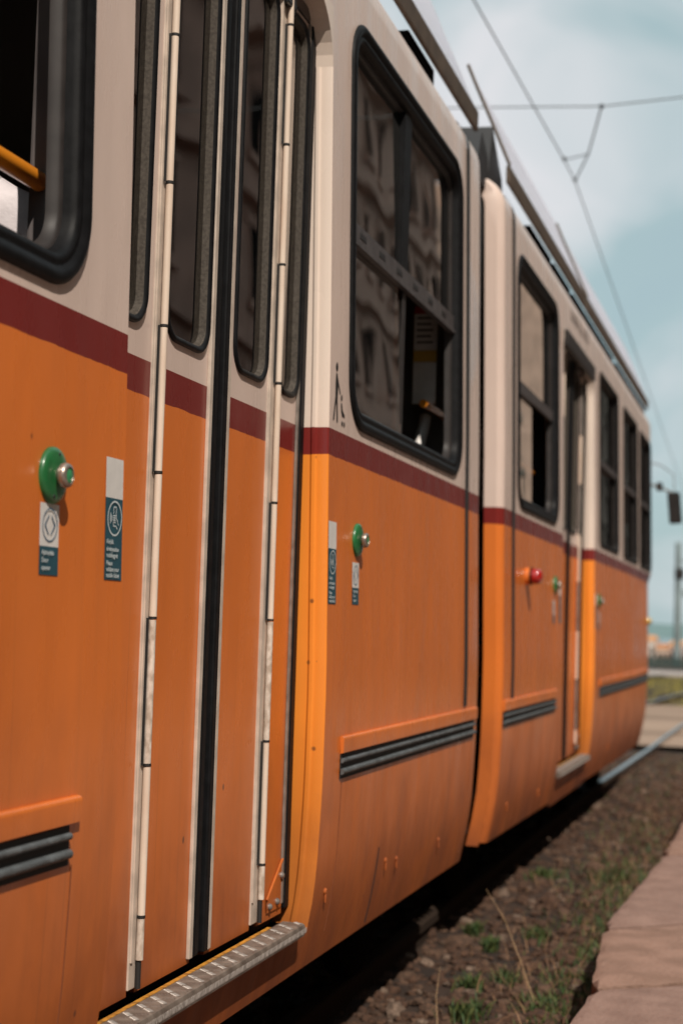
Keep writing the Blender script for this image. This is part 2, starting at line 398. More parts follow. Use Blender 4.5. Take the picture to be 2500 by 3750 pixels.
# platform: slabs of pinkish stone along its edge, then the paving behind
def stone_mat(name, c, c2):
    m = mat(name, c, .85, nscale=7, col2=c2, bump=.8, bscale=55)
    t = m.node_tree; b = t.nodes['Principled BSDF']
    return m
ST = [stone_mat("platform_stone", (.285, .182, .146), (.215, .132, .104)), stone_mat("platform_stone_warm", (.30, .183, .138), (.215, .128, .093))]
EDGE = {3: (.585, .60), 4: (.605, .635), 5: (.625, .550), 6: (.545, .62), 7: (.615, .62)}
slabs = [(-1.2, .55), (.55, 1.9), (1.9, 3.05), (3.05, 4.15), (4.15, 5.10), (5.10, 6.22), (6.22, 8.36), (8.36, 10.3), (10.3, 12.2), (12.2, 14.2), (14.2, 16.4)]
for i, (a, b_) in enumerate(slabs):
    bm = B(); rr = random.Random(i + 3)
    nx, ny = 14, max(6, int((b_ - a) / .09)); gy = .019
    e0, e1 = EDGE.get(i, (.59, .59))
    sk0 = {4: .5, 5: 1.4, 6: 1.5, 7: 1.0}.get(i, 0); sk1 = {3: .5, 4: 1.4, 5: 1.5, 6: 1.0}.get(i, 0)
    top = []
    for u in range(nx + 1):
        row = []
        for v in range(ny + 1):
            t_ = v / ny; xe = e0 + (e1 - e0) * t_; x = xe + (1.18 - xe) * (u / nx) ** 1.3; y = a + gy + (b_ - a - 2 * gy) * t_ + (sk0 * (1 - t_) + sk1 * t_) * (x - .58) * .55
            ex = min(1, (u / nx) * 9); ey = min(1, min(v, ny - v) / 1.0)
            z = .0 - .010 * (1 - ex) ** 2 - .012 * (1 - ey) - .012 * max(0, mnoise.noise(Vector((x * 14, y * 14, 7))) - .25) * (1.6 if u < 4 or v < 2 or v > ny - 2 else .4) + .004 * mnoise.noise(Vector((x * 9, y * 9, i))) + .006 * mnoise.noise(Vector((x * 2, y * 2, i + 5)))
            if u == 0: x += .010 * mnoise.noise(Vector((y * 5, i, 0))) + .009 * mnoise.noise(Vector((y * 22, i, 0)))
            corner = (u == 0 and v in (0, ny)); 
            if corner: x += .03; z -= .01
            if v in (0, ny): y += .012 * mnoise.noise(Vector((x * 9, i * 3 + v, 1)))
            row.append(bm.verts.new((x, y, z)))
        top.append(row)
    for u in range(nx):
        for v in range(ny):
            f = bm.faces.new((top[u][v], top[u + 1][v], top[u + 1][v + 1], top[u][v + 1])); f.smooth = True
    lo = [bm.verts.new((p.co.x + .01 + .012 * mnoise.noise(p.co * 12), p.co.y, -.33)) for p in top[0]]
    mid = [bm.verts.new((p.co.x - .004 + .012 * mnoise.noise(p.co * 15 + Vector((0, 0, 4))), p.co.y, -.10)) for p in top[0]]
    for v in range(ny):
        for q0, q1 in ((top[0], mid), (mid, lo)):
            f = bm.faces.new((q0[v], q0[v + 1], q1[v + 1], q1[v])); f.smooth = True
    for v in (0, ny):
        col = [top[u][v] for u in range(nx + 1)]; dn = [bm.verts.new((q.co.x, q.co.y, -.33)) for q in col]
        for u in range(nx): bm.faces.new((col[u], col[u + 1], dn[u + 1], dn[u]))
    tag(obj("platform_edge_slab", bm, ST[i % 2], smooth=True, angle=24), kind='structure')
bm = B(); box(bm, .65, 1.2, -1.2, 16.4, -.32, -.030)
tag(obj("platform_joint_mortar", bm, mat("mortar", (.22, .19, .17), .95, nscale=16, col2=(.02, .015, .012), bump=1, bscale=80)), kind='structure')
bm = B(); box(bm, 1.19, 9, -20, 16.4, -.32, -.004)
tag(obj("platform_paving", bm, mat("asphalt_paving", (.24, .19, .16), .9, nscale=4, namt=.25, bump=.5, bscale=60)), kind='structure')
bm = B(); box(bm, .60, 1.19, -20, -1.2, -.32, -.004); tag(obj("platform_edge_slab", bm, ST[0]), kind='structure')
bm = B(); box(bm, 9, 14.5, -60, 120, -.32, -.12)
tag(obj("road", bm, mat("road_asphalt", (.07, .065, .06), .9, nscale=3, namt=.2)), kind='structure')

# ballast, weeds, straw (stuff)
def stone_verts(rr, s):
    bmx = B(); bmesh.ops.create_icosphere(bmx, subdivisions=1, radius=1)
    vs = [(v.co * (1 + rr.uniform(-.28, .28))) for v in bmx.verts]; fs = [[v.index for v in f.verts] for f in bmx.faces]; bmx.free()
    return vs, fs
rr = random.Random(11); protos = [stone_verts(rr, 1) for _ in range(14)]
def scatter(n, xr, yr, sr, seed, dens=None, mi=3):
    rr = random.Random(seed); V = []; F = []; MI = []
    for _ in range(n):
        x = rr.uniform(*xr); t = rr.random(); y = yr[0] + (yr[1] - yr[0]) * t ** 1.6
        s = rr.uniform(*sr) * (1 if rr.random() < .9 else 1.7)
        if x > .56 - s: continue
        vs, fs = rr.choice(protos); q = Matrix.Rotation(rr.uniform(0, 6.28), 3, 'Z') @ Matrix.Rotation(rr.uniform(0, 6.28), 3, 'X')
        sq = Vector((s * rr.uniform(.7, 1.3), s * rr.uniform(.7, 1.4), s * rr.uniform(.45, .8)))
        z = GZ + .028 * mnoise.noise(Vector((x * 3, y * 3, 0))) + .014 * mnoise.noise(Vector((x * 11, y * 11, 3))) + (.05 * max(0, x - .2))
        b0 = len(V); k = rr.choices(range(mi), weights=[6, 4, 1][:mi])[0]
        for v in vs:
            p = q @ Vector(v); V.append((x + p.x * sq.x, y + p.y * sq.y, z + s * .15 + p.z * sq.z))
        for f in fs: F.append([b0 + i for i in f]); MI.append(k)
    return V, F, MI
V, F, MI = scatter(6200, (-.75, .58), (3.4, 19), (.009, .026), 5)
V2, F2, MI2 = scatter(900, (-.7, .55), (4, 18), (.018, .042), 6)
b0 = len(V); V += V2; F += [[i + b0 for i in f] for f in F2]; MI += MI2
me = bpy.data.meshes.new("ballast_stones"); me.from_pydata(V, [], F)
for c, c2 in (((.085, .040, .021), (.034, .016, .009)), ((.115, .061, .036), (.05, .027, .016)), ((.20, .135, .098), (.085, .055, .038))):
    me.materials.append(mat("ballast_stone", c, .9, nscale=60, col2=c2, bump=.4, bscale=200))
me.polygons.foreach_set('material_index', MI)
o = bpy.data.objects.new("ballast_stones", me); COL.objects.link(o)
tag(o, 'brown ballast stones and gravel lying between the tram and the platform edge', 'gravel', kind='stuff')

def blades(n, spots, hr, seed, wid, lean=.6):
    rr = random.Random(seed); V = []; F = []; MI = []
    for _ in range(n):
        cx, cy, sp = rr.choice(spots); x = rr.gauss(cx, sp * .6); y = rr.gauss(cy, sp)
        if x > .57: x = .57 - rr.random() * .04
        z0 = GZ + .02 * mnoise.noise(Vector((x * 3, y * 3, 0)))
        h = rr.uniform(*hr); a = rr.uniform(0, 6.28); ln = rr.uniform(.1, lean) * h; dx, dy = math.cos(a) * ln, math.sin(a) * ln
        wx, wy = -math.sin(a) * wid * rr.uniform(.6, 1.3), math.cos(a) * wid * rr.uniform(.6, 1.3)
        b0 = len(V)
        V += [(x - wx, y - wy, z0), (x + wx, y + wy, z0), (x + dx * .4 + wx, y + dy * .4 + wy, z0 + h * .6), (x + dx * .4 - wx, y + dy * .4 - wy, z0 + h * .6), (x + dx, y + dy, z0 + h)]
        F += [[b0, b0 + 1, b0 + 2, b0 + 3], [b0 + 3, b0 + 2, b0 + 4]]; k = rr.randrange(2); MI += [k, k]
    return V, F, MI
def stuff(name, VFM, mats, label, cat):
    V, F, MI = VFM; me = bpy.data.meshes.new(name); me.from_pydata(V, [], F)
    for m in mats: me.materials.append(m)
    me.polygons.foreach_set('material_index', MI); o = bpy.data.objects.new(name, me); COL.objects.link(o); tag(o, label, cat, kind='stuff')
spots = [(.50, 5.6, .14), (.50, 5.9, .2), (.50, 6.35, .2), (.52, 7.6, .3), (.52, 8.6, .3), (.44, 6.35, .12), (.47, 7.2, .16), (.44, 8.3, .25), (.42, 9.5, .35), (.46, 10.8, .4), (.42, 12.2, .5), (.40, 14, .6), (.3, 16, .8), (.1, 17.5, .6), (.45, 8.9, .3), (.47, 9.9, .3), (.44, 11.4, .4), (.46, 7.7, .2), (.16, 6.35, .04),
         (.5, 6.8, .15), (.5, 9, .4), (.3, 9.3, .12), (-.02, 7.0, .03), (.05, 6.2, .04), (-.10, 9.1, .06), (.14, 7.3, .04), (.36, 5.95, .06), (-.16, 7.35, .03), (.12, 5.75, .05)]
stuff("weeds", blades(7500, spots, (.015, .065), 3, .0030, 1.2),
      [mat("weed_green", (.030, .072, .012), .7, nscale=20, namt=.4), mat("weed_olive", (.085, .10, .022), .7, nscale=20, namt=.4)],
      'short green weeds and grass growing along the platform edge', 'weeds')
spots2 = [(.3, 6 + i * .6, .3) for i in range(20)] + [(.45, 5 + i * .6, .3) for i in range(16)]
stuff("dry_straw", blades(2600, spots2, (.02, .10), 9, .0016, 2.2),
      [mat("straw", (.24, .13, .065), .8), mat("straw_dark", (.13, .065, .032), .8)], 'dry brown straw and dead grass lying on the ballast', 'straw')
rr = random.Random(4); V = []; F = []; MI = []
for _ in range(9000):
    x = rr.uniform(-9, 8); y = rr.choice([rr.uniform(30.5, 52), rr.uniform(38, 52)]); h = rr.uniform(.04, .14); a = rr.uniform(0, 6.28)
    wx, wy = math.cos(a) * .02, math.sin(a) * .02; b0 = len(V)
    V += [(x - wx, y - wy, GZ), (x + wx, y + wy, GZ), (x + rr.uniform(-.05, .05), y + rr.uniform(-.05, .05), GZ + h)]; F.append([b0, b0 + 1, b0 + 2]); MI.append(rr.randrange(2))
stuff("meadow_grass", (V, F, MI), [mat("far_grass_yellow", (.32, .26, .06), .9), mat("far_grass_olive", (.20, .18, .05), .9)],
      'yellowish dry grass strip beyond the front of the tram', 'grass')

def stalk(pts, label, r=.0022):
    bm = B(); tube(bm, pts, r * .75, 5, radii=[r * .75 * (1 - .6 * i / (len(pts) - 1)) for i in range(len(pts))])
    tag(obj("dry_stalk", bm, M['straw_m']), label, 'dry stalk')
M['straw_m'] = mat("dry_stalk_tan", (.42, .27, .14), .8)
stalk([(.33, 5.95, -.25), (.27, 6.0, -.12), (.19, 6.1, .01), (.10, 6.2, .10)], 'long tan stalk leaning left over the ballast, between the platform edge and the tram')
stalk([(.10, 5.35, -.26), (.06, 5.5, -.16), (.03, 5.7, -.10)], 'short tan stalk at the bottom of the ballast, nearer the tram', .0018)

# ---------------------------------------------------------------- the tram
TL = Vector((-1.07, 5.0, -.178))
tram = empty("tram", TL, 'orange and cream articulated tram with a maroon belt line standing at the platform', 'tram')
PZ = [.05, .1, .175, .31, .42, .65, .94, 1.2, 1.63, 1.87, 2.82, 3.0]
PX = [-.075, -.06, -.04, -.013, .002, .012, .014, .008, -.001, -.004, -.026, -.031]
def prof(z): return interp(z, PZ, PX)
def pf(y, z): return prof(z)
def smooth_prof(z): return (prof(z - .05) + prof(z) + prof(z + .05)) / 3 if z < 1.6 else prof(z)
def xs1(y, z):
    x = smooth_prof(z)
    if y > 6.36: x -= .085 * (min(1, (y - 6.36) / .12)) ** 2
    return x
def xs2(y, z):
    x = smooth_prof(z)
    if y < 6.99: x -= .03 * ((6.99 - y) / .04) ** 2
    if y > 13.1: x -= .016 * (y - 13.1) * min(1, max(0, (1.635 - z) / .06))
    if y > 14.9: x -= .9 * (1 - math.sqrt(max(0, 1 - min(1, (y - 14.9) / .22) ** 2))) * .35
    return x
ZLOW = [.2, .26, .31, .36, .42, .48, .55, .62, .70, .8, .9, 1.0, 1.15, 1.3, 1.45, 1.55, 1.635]
ARC_N = 8
def roof_arc(bm, ys, xf, z0=2.97, r=.15, far=-2.14, mi=0):
    """shoulder from the side into the roof and over to the far side, down to the far skirt"""
    rows = []
    for y in ys:
        x0 = xf(y, z0); fx = far - (x0 - prof(z0))
        pts = [(x0 - r * (1 - math.cos(a)), z0 + r * math.sin(a)) for a in [PI / 2 * i / ARC_N for i in range(ARC_N + 1)]]
        pts += [(-.6, z0 + r + .03), (-1.07, z0 + r + .04), (-1.54, z0 + r + .03), (fx + r, z0 + r), (fx + .04, z0 + r * .7), (fx, z0), (fx - .03, 1.6), (fx - .03, .7), (fx + .03, .2)]
        rows.append([bm.verts.new((a, y, b_)) for a, b_ in pts])
    for i in range(len(ys) - 1):
        for j in range(len(rows[0]) - 1):
            f = bm.faces.new((rows[i][j], rows[i + 1][j], rows[i + 1][j + 1], rows[i][j + 1])); f.smooth = True; f.material_index = mi
def lin(a, b_, n): return [a + (b_ - a) * i / n for i in range(n + 1)]
def zlow(zb): return [z + (zb - .2) * max(0, (.4 - z) / .2) for z in ZLOW]

D1 = (2.785, 4.17); D2 = (8.92, 10.42); DZ = (.335, 2.80)
# --- rear body shell
bm = B()
for a, b_ in ((-5, D1[0]), (D1[1], 6.48)):
    ys = lin(a, b_, 30) if a < 0 else lin(a, 6.36, 10)[:-1] + lin(6.36, 6.48, 5)
    grid(bm, ys, zlow(.178), xs1)
W0 = (1.12, 2.595, 1.655, 2.87); WB = (-.75, .85, 1.655, 2.87); WA = (-2.6, -1.0, 1.655, 2.87); W1 = (4.36, 5.985, 1.657, 2.868)
def hole(w, r=.13, g=.012): return rrect(w[0] + g, w[1] - g, w[2] + g, w[3] - g, r)
panel(bm, -5, D1[0], 1.635, 2.97, [hole(W0), hole(WB), hole(WA)], xs1, zsub=8, ysub=30)
panel(bm, D1[1], 6.36, 1.635, 2.97, [hole(W1)], xs1, zsub=8, ysub=12)
grid(bm, lin(6.36, 6.48, 5), lin(1.635, 2.97, 10), xs1)
grid(bm, lin(*D1, 8), [2.80, 2.87, 2.97], xs1)                     # above the door
grid(bm, lin(*D1, 8), [.178, .21, .25, .29], xs1)                    # below the step
roof_arc(bm, lin(-5, 6.36, 20)[:-1] + lin(6.36, 6.48, 5), xs1)
box(bm, -2.1, -.05, -5.02, -4.98, .2, 3.1)                           # rear end
bmesh.ops.remove_doubles(bm, verts=bm.verts, dist=.0008)
body1 = obj("rear_body", bm, 'paint', tram)
# --- front body shell
bm = B()
def zb2(y): return .175 - .075 * (y - 6.95) / 8
for a, b_ in ((6.95, D2[0]), (D2[1], 15.12)):
    ys = [6.95, 6.96, 6.97, 6.98, 6.99] + lin(7.0, D2[0], 10) if a < 8 else lin(a, 13.1, 10)[:-1] + lin(13.1, 14.9, 8)[:-1] + lin(14.9, 15.12, 8)
    rows = [[bm.verts.new((xs2(y, z), y, z)) for z in zlow(zb2(y))] for y in ys]
    for i in range(len(ys) - 1):
        for j in range(len(rows[0]) - 1):
            f = bm.faces.new((rows[i][j], rows[i + 1][j], rows[i + 1][j + 1], rows[i][j + 1])); f.smooth = True
W2 = (7.32, 8.68, 1.657, 2.868); W3 = (10.70, 11.93, 1.655, 2.85); W4 = (12.32, 13.50, 1.65, 2.84); W5 = (13.72, 14.86, 1.645, 2.83)
panel(bm, 7.0, D2[0], 1.635, 2.97, [hole(W2)], xs2, zsub=8, ysub=14)
grid(bm, [6.95, 6.96, 6.97, 6.98, 6.99, 7.0], lin(1.635, 2.97, 10), xs2)
panel(bm, D2[1], 14.9, 1.635, 2.97, [hole(W3, .07), hole(W4, .07), hole(W5, .07)], xs2, zsub=8, ysub=30)
grid(bm, lin(14.9, 15.12, 8), lin(1.635, 2.97, 10), xs2)
grid(bm, lin(*D2, 8), [2.80, 2.87, 2.97], xs2); grid(bm, lin(*D2, 8), [.13, .17, .23, .29], xs2)
roof_arc(bm, [6.95, 6.96, 6.97, 6.98, 6.99] + lin(7, 13.1, 12) + lin(13.1, 14.9, 6)[1:] + lin(14.9, 15.12, 8)[1:], xs2)
# portal face looking back at the articulation (ring 6 cm wide)
ro, ri = [], []
for z in lin(.16, 2.97, 24): ro.append((xs2(6.95, z), z)); ri.append((xs2(6.95, z) - .055, z))
for i in range(1, 9):
    a = PI / 2 * i / 8; x0 = xs2(6.95, 2.97); ro.append((x0 - .15 * (1 - math.cos(a)), 2.97 + .15 * math.sin(a))); ri.append((x0 - .055 - .095 * (1 - math.cos(a)), 2.97 + .095 * math.sin(a)))
ro.append((-1.9, 3.12)); ri.append((-1.9, 3.065))
for i in range(len(ro) - 1):
    bm.faces.new([bm.verts.new((p[0], 6.95 + dy, p[1])) for p, dy in ((ro[i], 0), (ro[i + 1], 0), (ri[i + 1], 0), (ri[i], 0))])
    bm.faces.new([bm.verts.new(p) for p in ((ri[i][0], 6.95, ri[i][1]), (ri[i + 1][0], 6.95, ri[i + 1][1]), (ri[i + 1][0], 7.2, ri[i + 1][1]), (ri[i][0], 7.2, ri[i][1]))])
# cab front
for z0, z1 in zip(lin(.12, 3.1, 12)[:-1], lin(.12, 3.1, 12)[1:]):
    xa0, xa1 = xs2(15.12, z0), xs2(15.12, z1)
    seg0 = [(xa0, 15.12), (-.5, 15.36), (-1.07, 15.44), (-1.64, 15.36), (-2.1, 15.12)]; seg1 = [(xa1, 15.12)] + [(x, y - .12 * max(0, z1 - 1.6)) for x, y in seg0[1:]]
    seg0 = [seg0[0]] + [(x, y - .12 * max(0, z0 - 1.6)) for x, y in seg0[1:]]
    for i in range(4): bm.faces.new([bm.verts.new(p) for p in ((*seg0[i], z0), (*seg0[i + 1], z0), (*seg1[i + 1], z1), (*seg1[i], z1))])
bmesh.ops.remove_doubles(bm, verts=bm.verts, dist=.0008)
body2 = obj("front_body", bm, 'paint', tram, smooth=True, angle=40)

# --- door jambs, headers, door leaves
def door(D, xf, n_plate, far=False):
    y0, y1 = D
    # jamb with a rolled groove, faces the rear of the tram
    bm = B(); zs = [z for z in ZLOW if z > .31] + lin(1.7, 2.63, 8)
    zs = [.26, .29] + zs
    for side, yj, sg in (('r', y1, -1), ('l', y0, 1)):
        secs = [(0, 0), (.006, .004), (.032, .004), (.038, .010), (.046, .010), (.052, .003), (.075, .003), (.10, .003)]
        rows = []
        for z in zs: rows.append([bm.verts.new((xf(yj, z) - d, yj + sg * h * .8 - (.0 if sg < 0 else 0), z)) for d, h in secs])
        for i in range(len(rows) - 1):
            for j in range(len(secs) - 1):
                f = bm.faces.new((rows[i][j], rows[i][j + 1], rows[i + 1][j + 1], rows[i + 1][j])); f.smooth = True
        # rounded top corner web
        rc = .17; cy = yj + sg * rc; cz = 2.80 - rc; arc = [(cy - sg * rc * math.cos(a), cz + rc * math.sin(a)) for a in [PI / 2 * i / 8 for i in range(9)]]
        for i in range(8):
            (ya, za), (yb, zb) = arc[i], arc[i + 1]
            bm.faces.new([bm.verts.new((xf(yj, za), ya, za)), bm.verts.new((xf(yj, zb), yb, zb)), bm.verts.new((xf(yj, zb) - .10, yb, zb)), bm.verts.new((xf(yj, za) - .10, ya, za))])
            bm.faces.new([bm.verts.new((xf(yj, za), ya, za)), bm.verts.new((xf(yj, zb), yb, zb)), bm.verts.new((xf(yj, 2.8), yj, 2.80))])
    for ya, yb in zip(lin(y0 + .17, y1 - .17, 4)[:-1], lin(y0 + .17, y1 - .17, 4)[1:]):
        bm.faces.new([bm.verts.new(p) for p in ((xf(ya, 2.8), ya, 2.80), (xf(yb, 2.8), yb, 2.80), (xf(yb, 2.8) - .10, yb, 2.80), (xf(ya, 2.8) - .10, ya, 2.80))])
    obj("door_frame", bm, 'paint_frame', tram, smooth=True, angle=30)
    bm = B(); box(bm, -.20, -.115, y0 + .02, y1 - .02, .30, 2.80)      # dark pocket behind the leaves
    box(bm, -.125, -.112, y0, y1, 2.66, 2.80)
    obj("door_pocket", bm, 'rubber_mat', tram)
    # header gear: dark rail and a bracket
    bm = B(); box(bm, -.11, -.075, y0 + .03, y1 - .05, 2.735, 2.775, bev=.004); box(bm, -.105, -.06, y1 - .30, y1 - .22, 2.70, 2.76, bev=.006); box(bm, -.105, -.065, y1 - .62, y1 - .56, 2.70, 2.75, bev=.005)
    obj("door_track", bm, 'glossblack', tram)
DX = -.08
def leaf_x(y, z): return DX
def door_leaves(D, far=False):
    alt = ['hinge', 'frame_grey']
    y0, y1 = D; k = (y1 - y0) / 1.385
    def Y(v): return y0 + (v - 2.785) * k
    zt = 2.735
    specs = [(Y(2.80), Y(3.092), (Y(2.80) + .004, Y(3.045))), (Y(3.135), Y(3.450), (Y(3.160), Y(3.415))), (Y(3.545), Y(3.866), (Y(3.600), Y(3.845))), (Y(3.925), Y(4.130), (Y(3.940), Y(4.118)))]
    for i, (a, b_, wn) in enumerate(specs):
        bm = B(); wz = (1.700, 2.715)
        if i == 0: wn = (a - .0 + .012, wn[1])
        panel(bm, a, b_, .333, zt, [rrect(wn[0] + .01, wn[1] - .01, wz[0] + .01, wz[1] - .01, .055)], leaf_x, zsub=20, ysub=3)
        box(bm, DX - .028, DX - .001, a, a + .012, .333, zt); box(bm, DX - .028, DX - .001, b_ - .012, b_, .333, zt)
        lf = obj("door_leaf", bm, 'paint', tram)
        bm = B(); p_ = [(.006, .0005), (.005, .006), (.001, .009), (-.003, .0085), (-.007, .006), (-.010, .002), (-.013, -.004), (-.016, -.011), (-.018, -.016)]
        sweep(bm, rrect(wn[0], wn[1], wz[0], wz[1], .062), p_, leaf_x, mis=[0, 0, 0, 0, 0, 1, 1, 1])
        obj("window_seal", bm, ['rubber', 'rubber_old'], lf)
        bm = B(); box(bm, DX - .017, DX - .013, wn[0] + .01, wn[1] - .01, wz[0] + .01, wz[1] - .01)
        obj("pane", bm, 'glass', lf)
        # edge trim strips
        bm = B()
        if i == 1: box(bm, DX, DX + .009, b_ - .022, b_ - .002, .345, zt, bev=.002)
        if i == 2: box(bm, DX, DX + .009, a + .002, a + .022, .345, zt, bev=.002)
        if i == 3: box(bm, DX, DX + .006, b_ - .016, b_, .36, zt, bev=.002)
        if far: bm.free()
        elif i in (1, 2, 3): obj("edge_strip", bm, 'trim' if i < 3 else 'frame_grey', lf)
        else: bm.free()
        if i == 3:   # riveted corner guard at the foot
            bm = B(); pts = [(b_ - .012, .353), (b_ - .135, .353), (b_ - .137, .385), (b_ - .012, .475)]
            poly(bm, pts, leaf_x, .004)
            tube(bm, [(DX + .004, b_ - .137, .387), (DX + .004, b_ - .012, .477)], .0035, 6)
            obj("corner_guard", bm, 'paint', lf)
            for yy, zz in ((b_ - .118, .368), (b_ - .055, .372), (b_ - .022, .435)):
                bm = B(); lathe_x(bm, (DX + .004, yy, zz), [(.009, 0), (.009, .004), (.005, .009), (0, .010)], 12); obj("bolt", bm, 'metal', lf, smooth=True)
    # rubber between the two pairs, and against the jamb
    bm = B(); a, b_ = specs[1][1], specs[2][0]; c = (a + b_) / 2
    box(bm, DX - .03, DX - .006, a, b_, .345, zt)
    for yy, ww, hh in ((a + .016, .014, .010), (c - .004, .010, .004), (b_ - .018, .015, .012)):
        box(bm, DX - .008, DX + hh, yy - ww, yy + ww, .345, zt, bev=.005)
    obj("centre_seal", bm, 'rubber', tram)
    bm = B(); box(bm, DX - .03, DX + .010, specs[3][1] + .002, y1 - .002, .345, zt, bev=.004); obj("edge_seal", bm, 'rubber', tram)
    # long piano hinges with knuckles
    for (ha, hb), js, worn in (((specs[0][1], specs[1][0]), [2.337, 2.018, 1.712, 1.403, 1.100, .798, .490], (3, 5)), ((specs[2][1], specs[3][0]), [2.654, 2.336, 2.020, 1.711, 1.403, 1.104, .798, .490], (5,))):
        bm = B(); box(bm, DX - .01, DX + .004, ha, hb, .345, zt, bev=.0015); box(bm, DX + .003, DX + .0075, ha + .004, ha + .012, .40, zt)
        hg = obj("door_hinge", bm, 'trim' if not far else 'paint', tram)
        cuts = [zt] + js + [.40]
        for n_, (t0, t1) in enumerate(zip(cuts, cuts[1:])):
            bm = B(); rr_ = .0080; off = .0 if n_ % 2 else .004
            tube(bm, [(DX + .014, hb - .013 + off * .3, t0 - .004), (DX + .014, hb - .013 + off * .3, t1 + .003)], rr_, 16)
            wn_ = (n_ == len(cuts) - 2) or (n_ == len(cuts) - 4)
            obj("knuckle", bm, alt[n_ % 2] if far else 'hinge_worn' if wn_ else 'hinge', hg)
        for j in js:
            bm = B(); tube(bm, [(DX + .014, hb - .0125, j - .0028), (DX + .014, hb - .0125, j + .0028)], .0088, 16); obj("knuckle_ring", bm, 'hinge_gap', hg)
        for n_ in range(0, len(js) - 1):
            if n_ % 2 == 0:
                bm = B(); box(bm, DX + .004, DX + .0105, hb - .0256, hb - .0242, js[n_ + 1], js[n_]); obj("hinge_slot", bm, 'hinge_gap', hg)
        bm = B(); tube(bm, [(DX + .012, hb - .012, .40), (DX + .012, hb - .012, .345)], .006, 10)
        obj("hinge_pin", bm, 'hinge_gap', hg)
    # step with raised tread bars
    bm = B(); xo, xi, zt_ = .011, -.050, .326; ys0, ys1 = y0 + .006, y1 - .115
    prof2 = [(xi, zt_), (xo - .010, zt_), (xo - .003, zt_ - .003), (xo, zt_ - .010), (xo - .002, zt_ - .032), (xo - .012, zt_ - .034), (xi, zt_ - .034)]
    ra = [[bm.verts.new((x, y, z)) for x, z in prof2] for y in (ys0, ys1)]
    for j in range(len(prof2)): bm.faces.new((ra[0][j], ra[0][(j + 1) % 7], ra[1][(j + 1) % 7], ra[1][j]))
    bm.faces.new(ra[0]); bm.faces.new(list(reversed(ra[1])))
    st = obj("door_step", bm, 'tread', tram, smooth=True, angle=40)
    bm = B(); n = int((ys1 - ys0) / .0145)
    def lozenge(c, d, nrm, l, w_, h):
        c, d, nrm = Vector(c), Vector(d).normalized(), Vector(nrm); s = nrm.cross(d)
        v = [bm.verts.new(c + d * a_ * l + s * b2 * w_ + nrm * h2) for a_, b2, h2 in ((-1, 0, 0), (-.5, -1, 0), (.5, -1, 0), (1, 0, 0), (.5, 1, 0), (-.5, 1, 0), (-.55, 0, h), (.55, 0, h))]
        for f in ((0, 1, 6), (1, 2, 7, 6), (2, 3, 7), (3, 4, 7), (4, 5, 6, 7), (5, 0, 6)): bm.faces.new([v[i] for i in f])
    ng = int((ys1 - ys0) / .036)
    for g in range(ng):
        for row in range(2):
            sgn = 1 if (g + row) % 2 else -1; cy = ys0 + .020 + g * .036 + (row * .010); cx = xi + .018 + row * .025
            for q in range(-2, 3):
                lozenge((cx + q * .0042, cy - sgn * q * .0042, zt_), (1 * sgn, 1, 0), (0, 0, 1), .0075, .0010, .0013)
        for q in range(-2, 3):
            lozenge((xo - .0005, cy + q * .0095, zt_ - .019), (0, .32, 1), (1, 0, 0), .009, .0016, .0016)
    obj("tread_bars", bm, 'treadbar', st)
    bm = B(); box(bm, xi - .010, xi + .001, ys0, ys1 - .10, zt_ - .02, zt_ + .0015); obj("yellow_edge", bm, 'yellow', st)
    bm = B(); box(bm, -.30, xi - .012, y0 + .003, y1 - .003, .22, .300); obj("sill", bm, 'dark', tram)
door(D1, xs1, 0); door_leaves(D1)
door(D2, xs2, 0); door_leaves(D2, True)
# curved dark canopy over the second door
bm = B(); box(bm, -.03, -.004, D2[0] + .05, D2[1] - .10, 2.70, 2.795, bev=.01); obj("door_visor", bm, 'frame', tram)

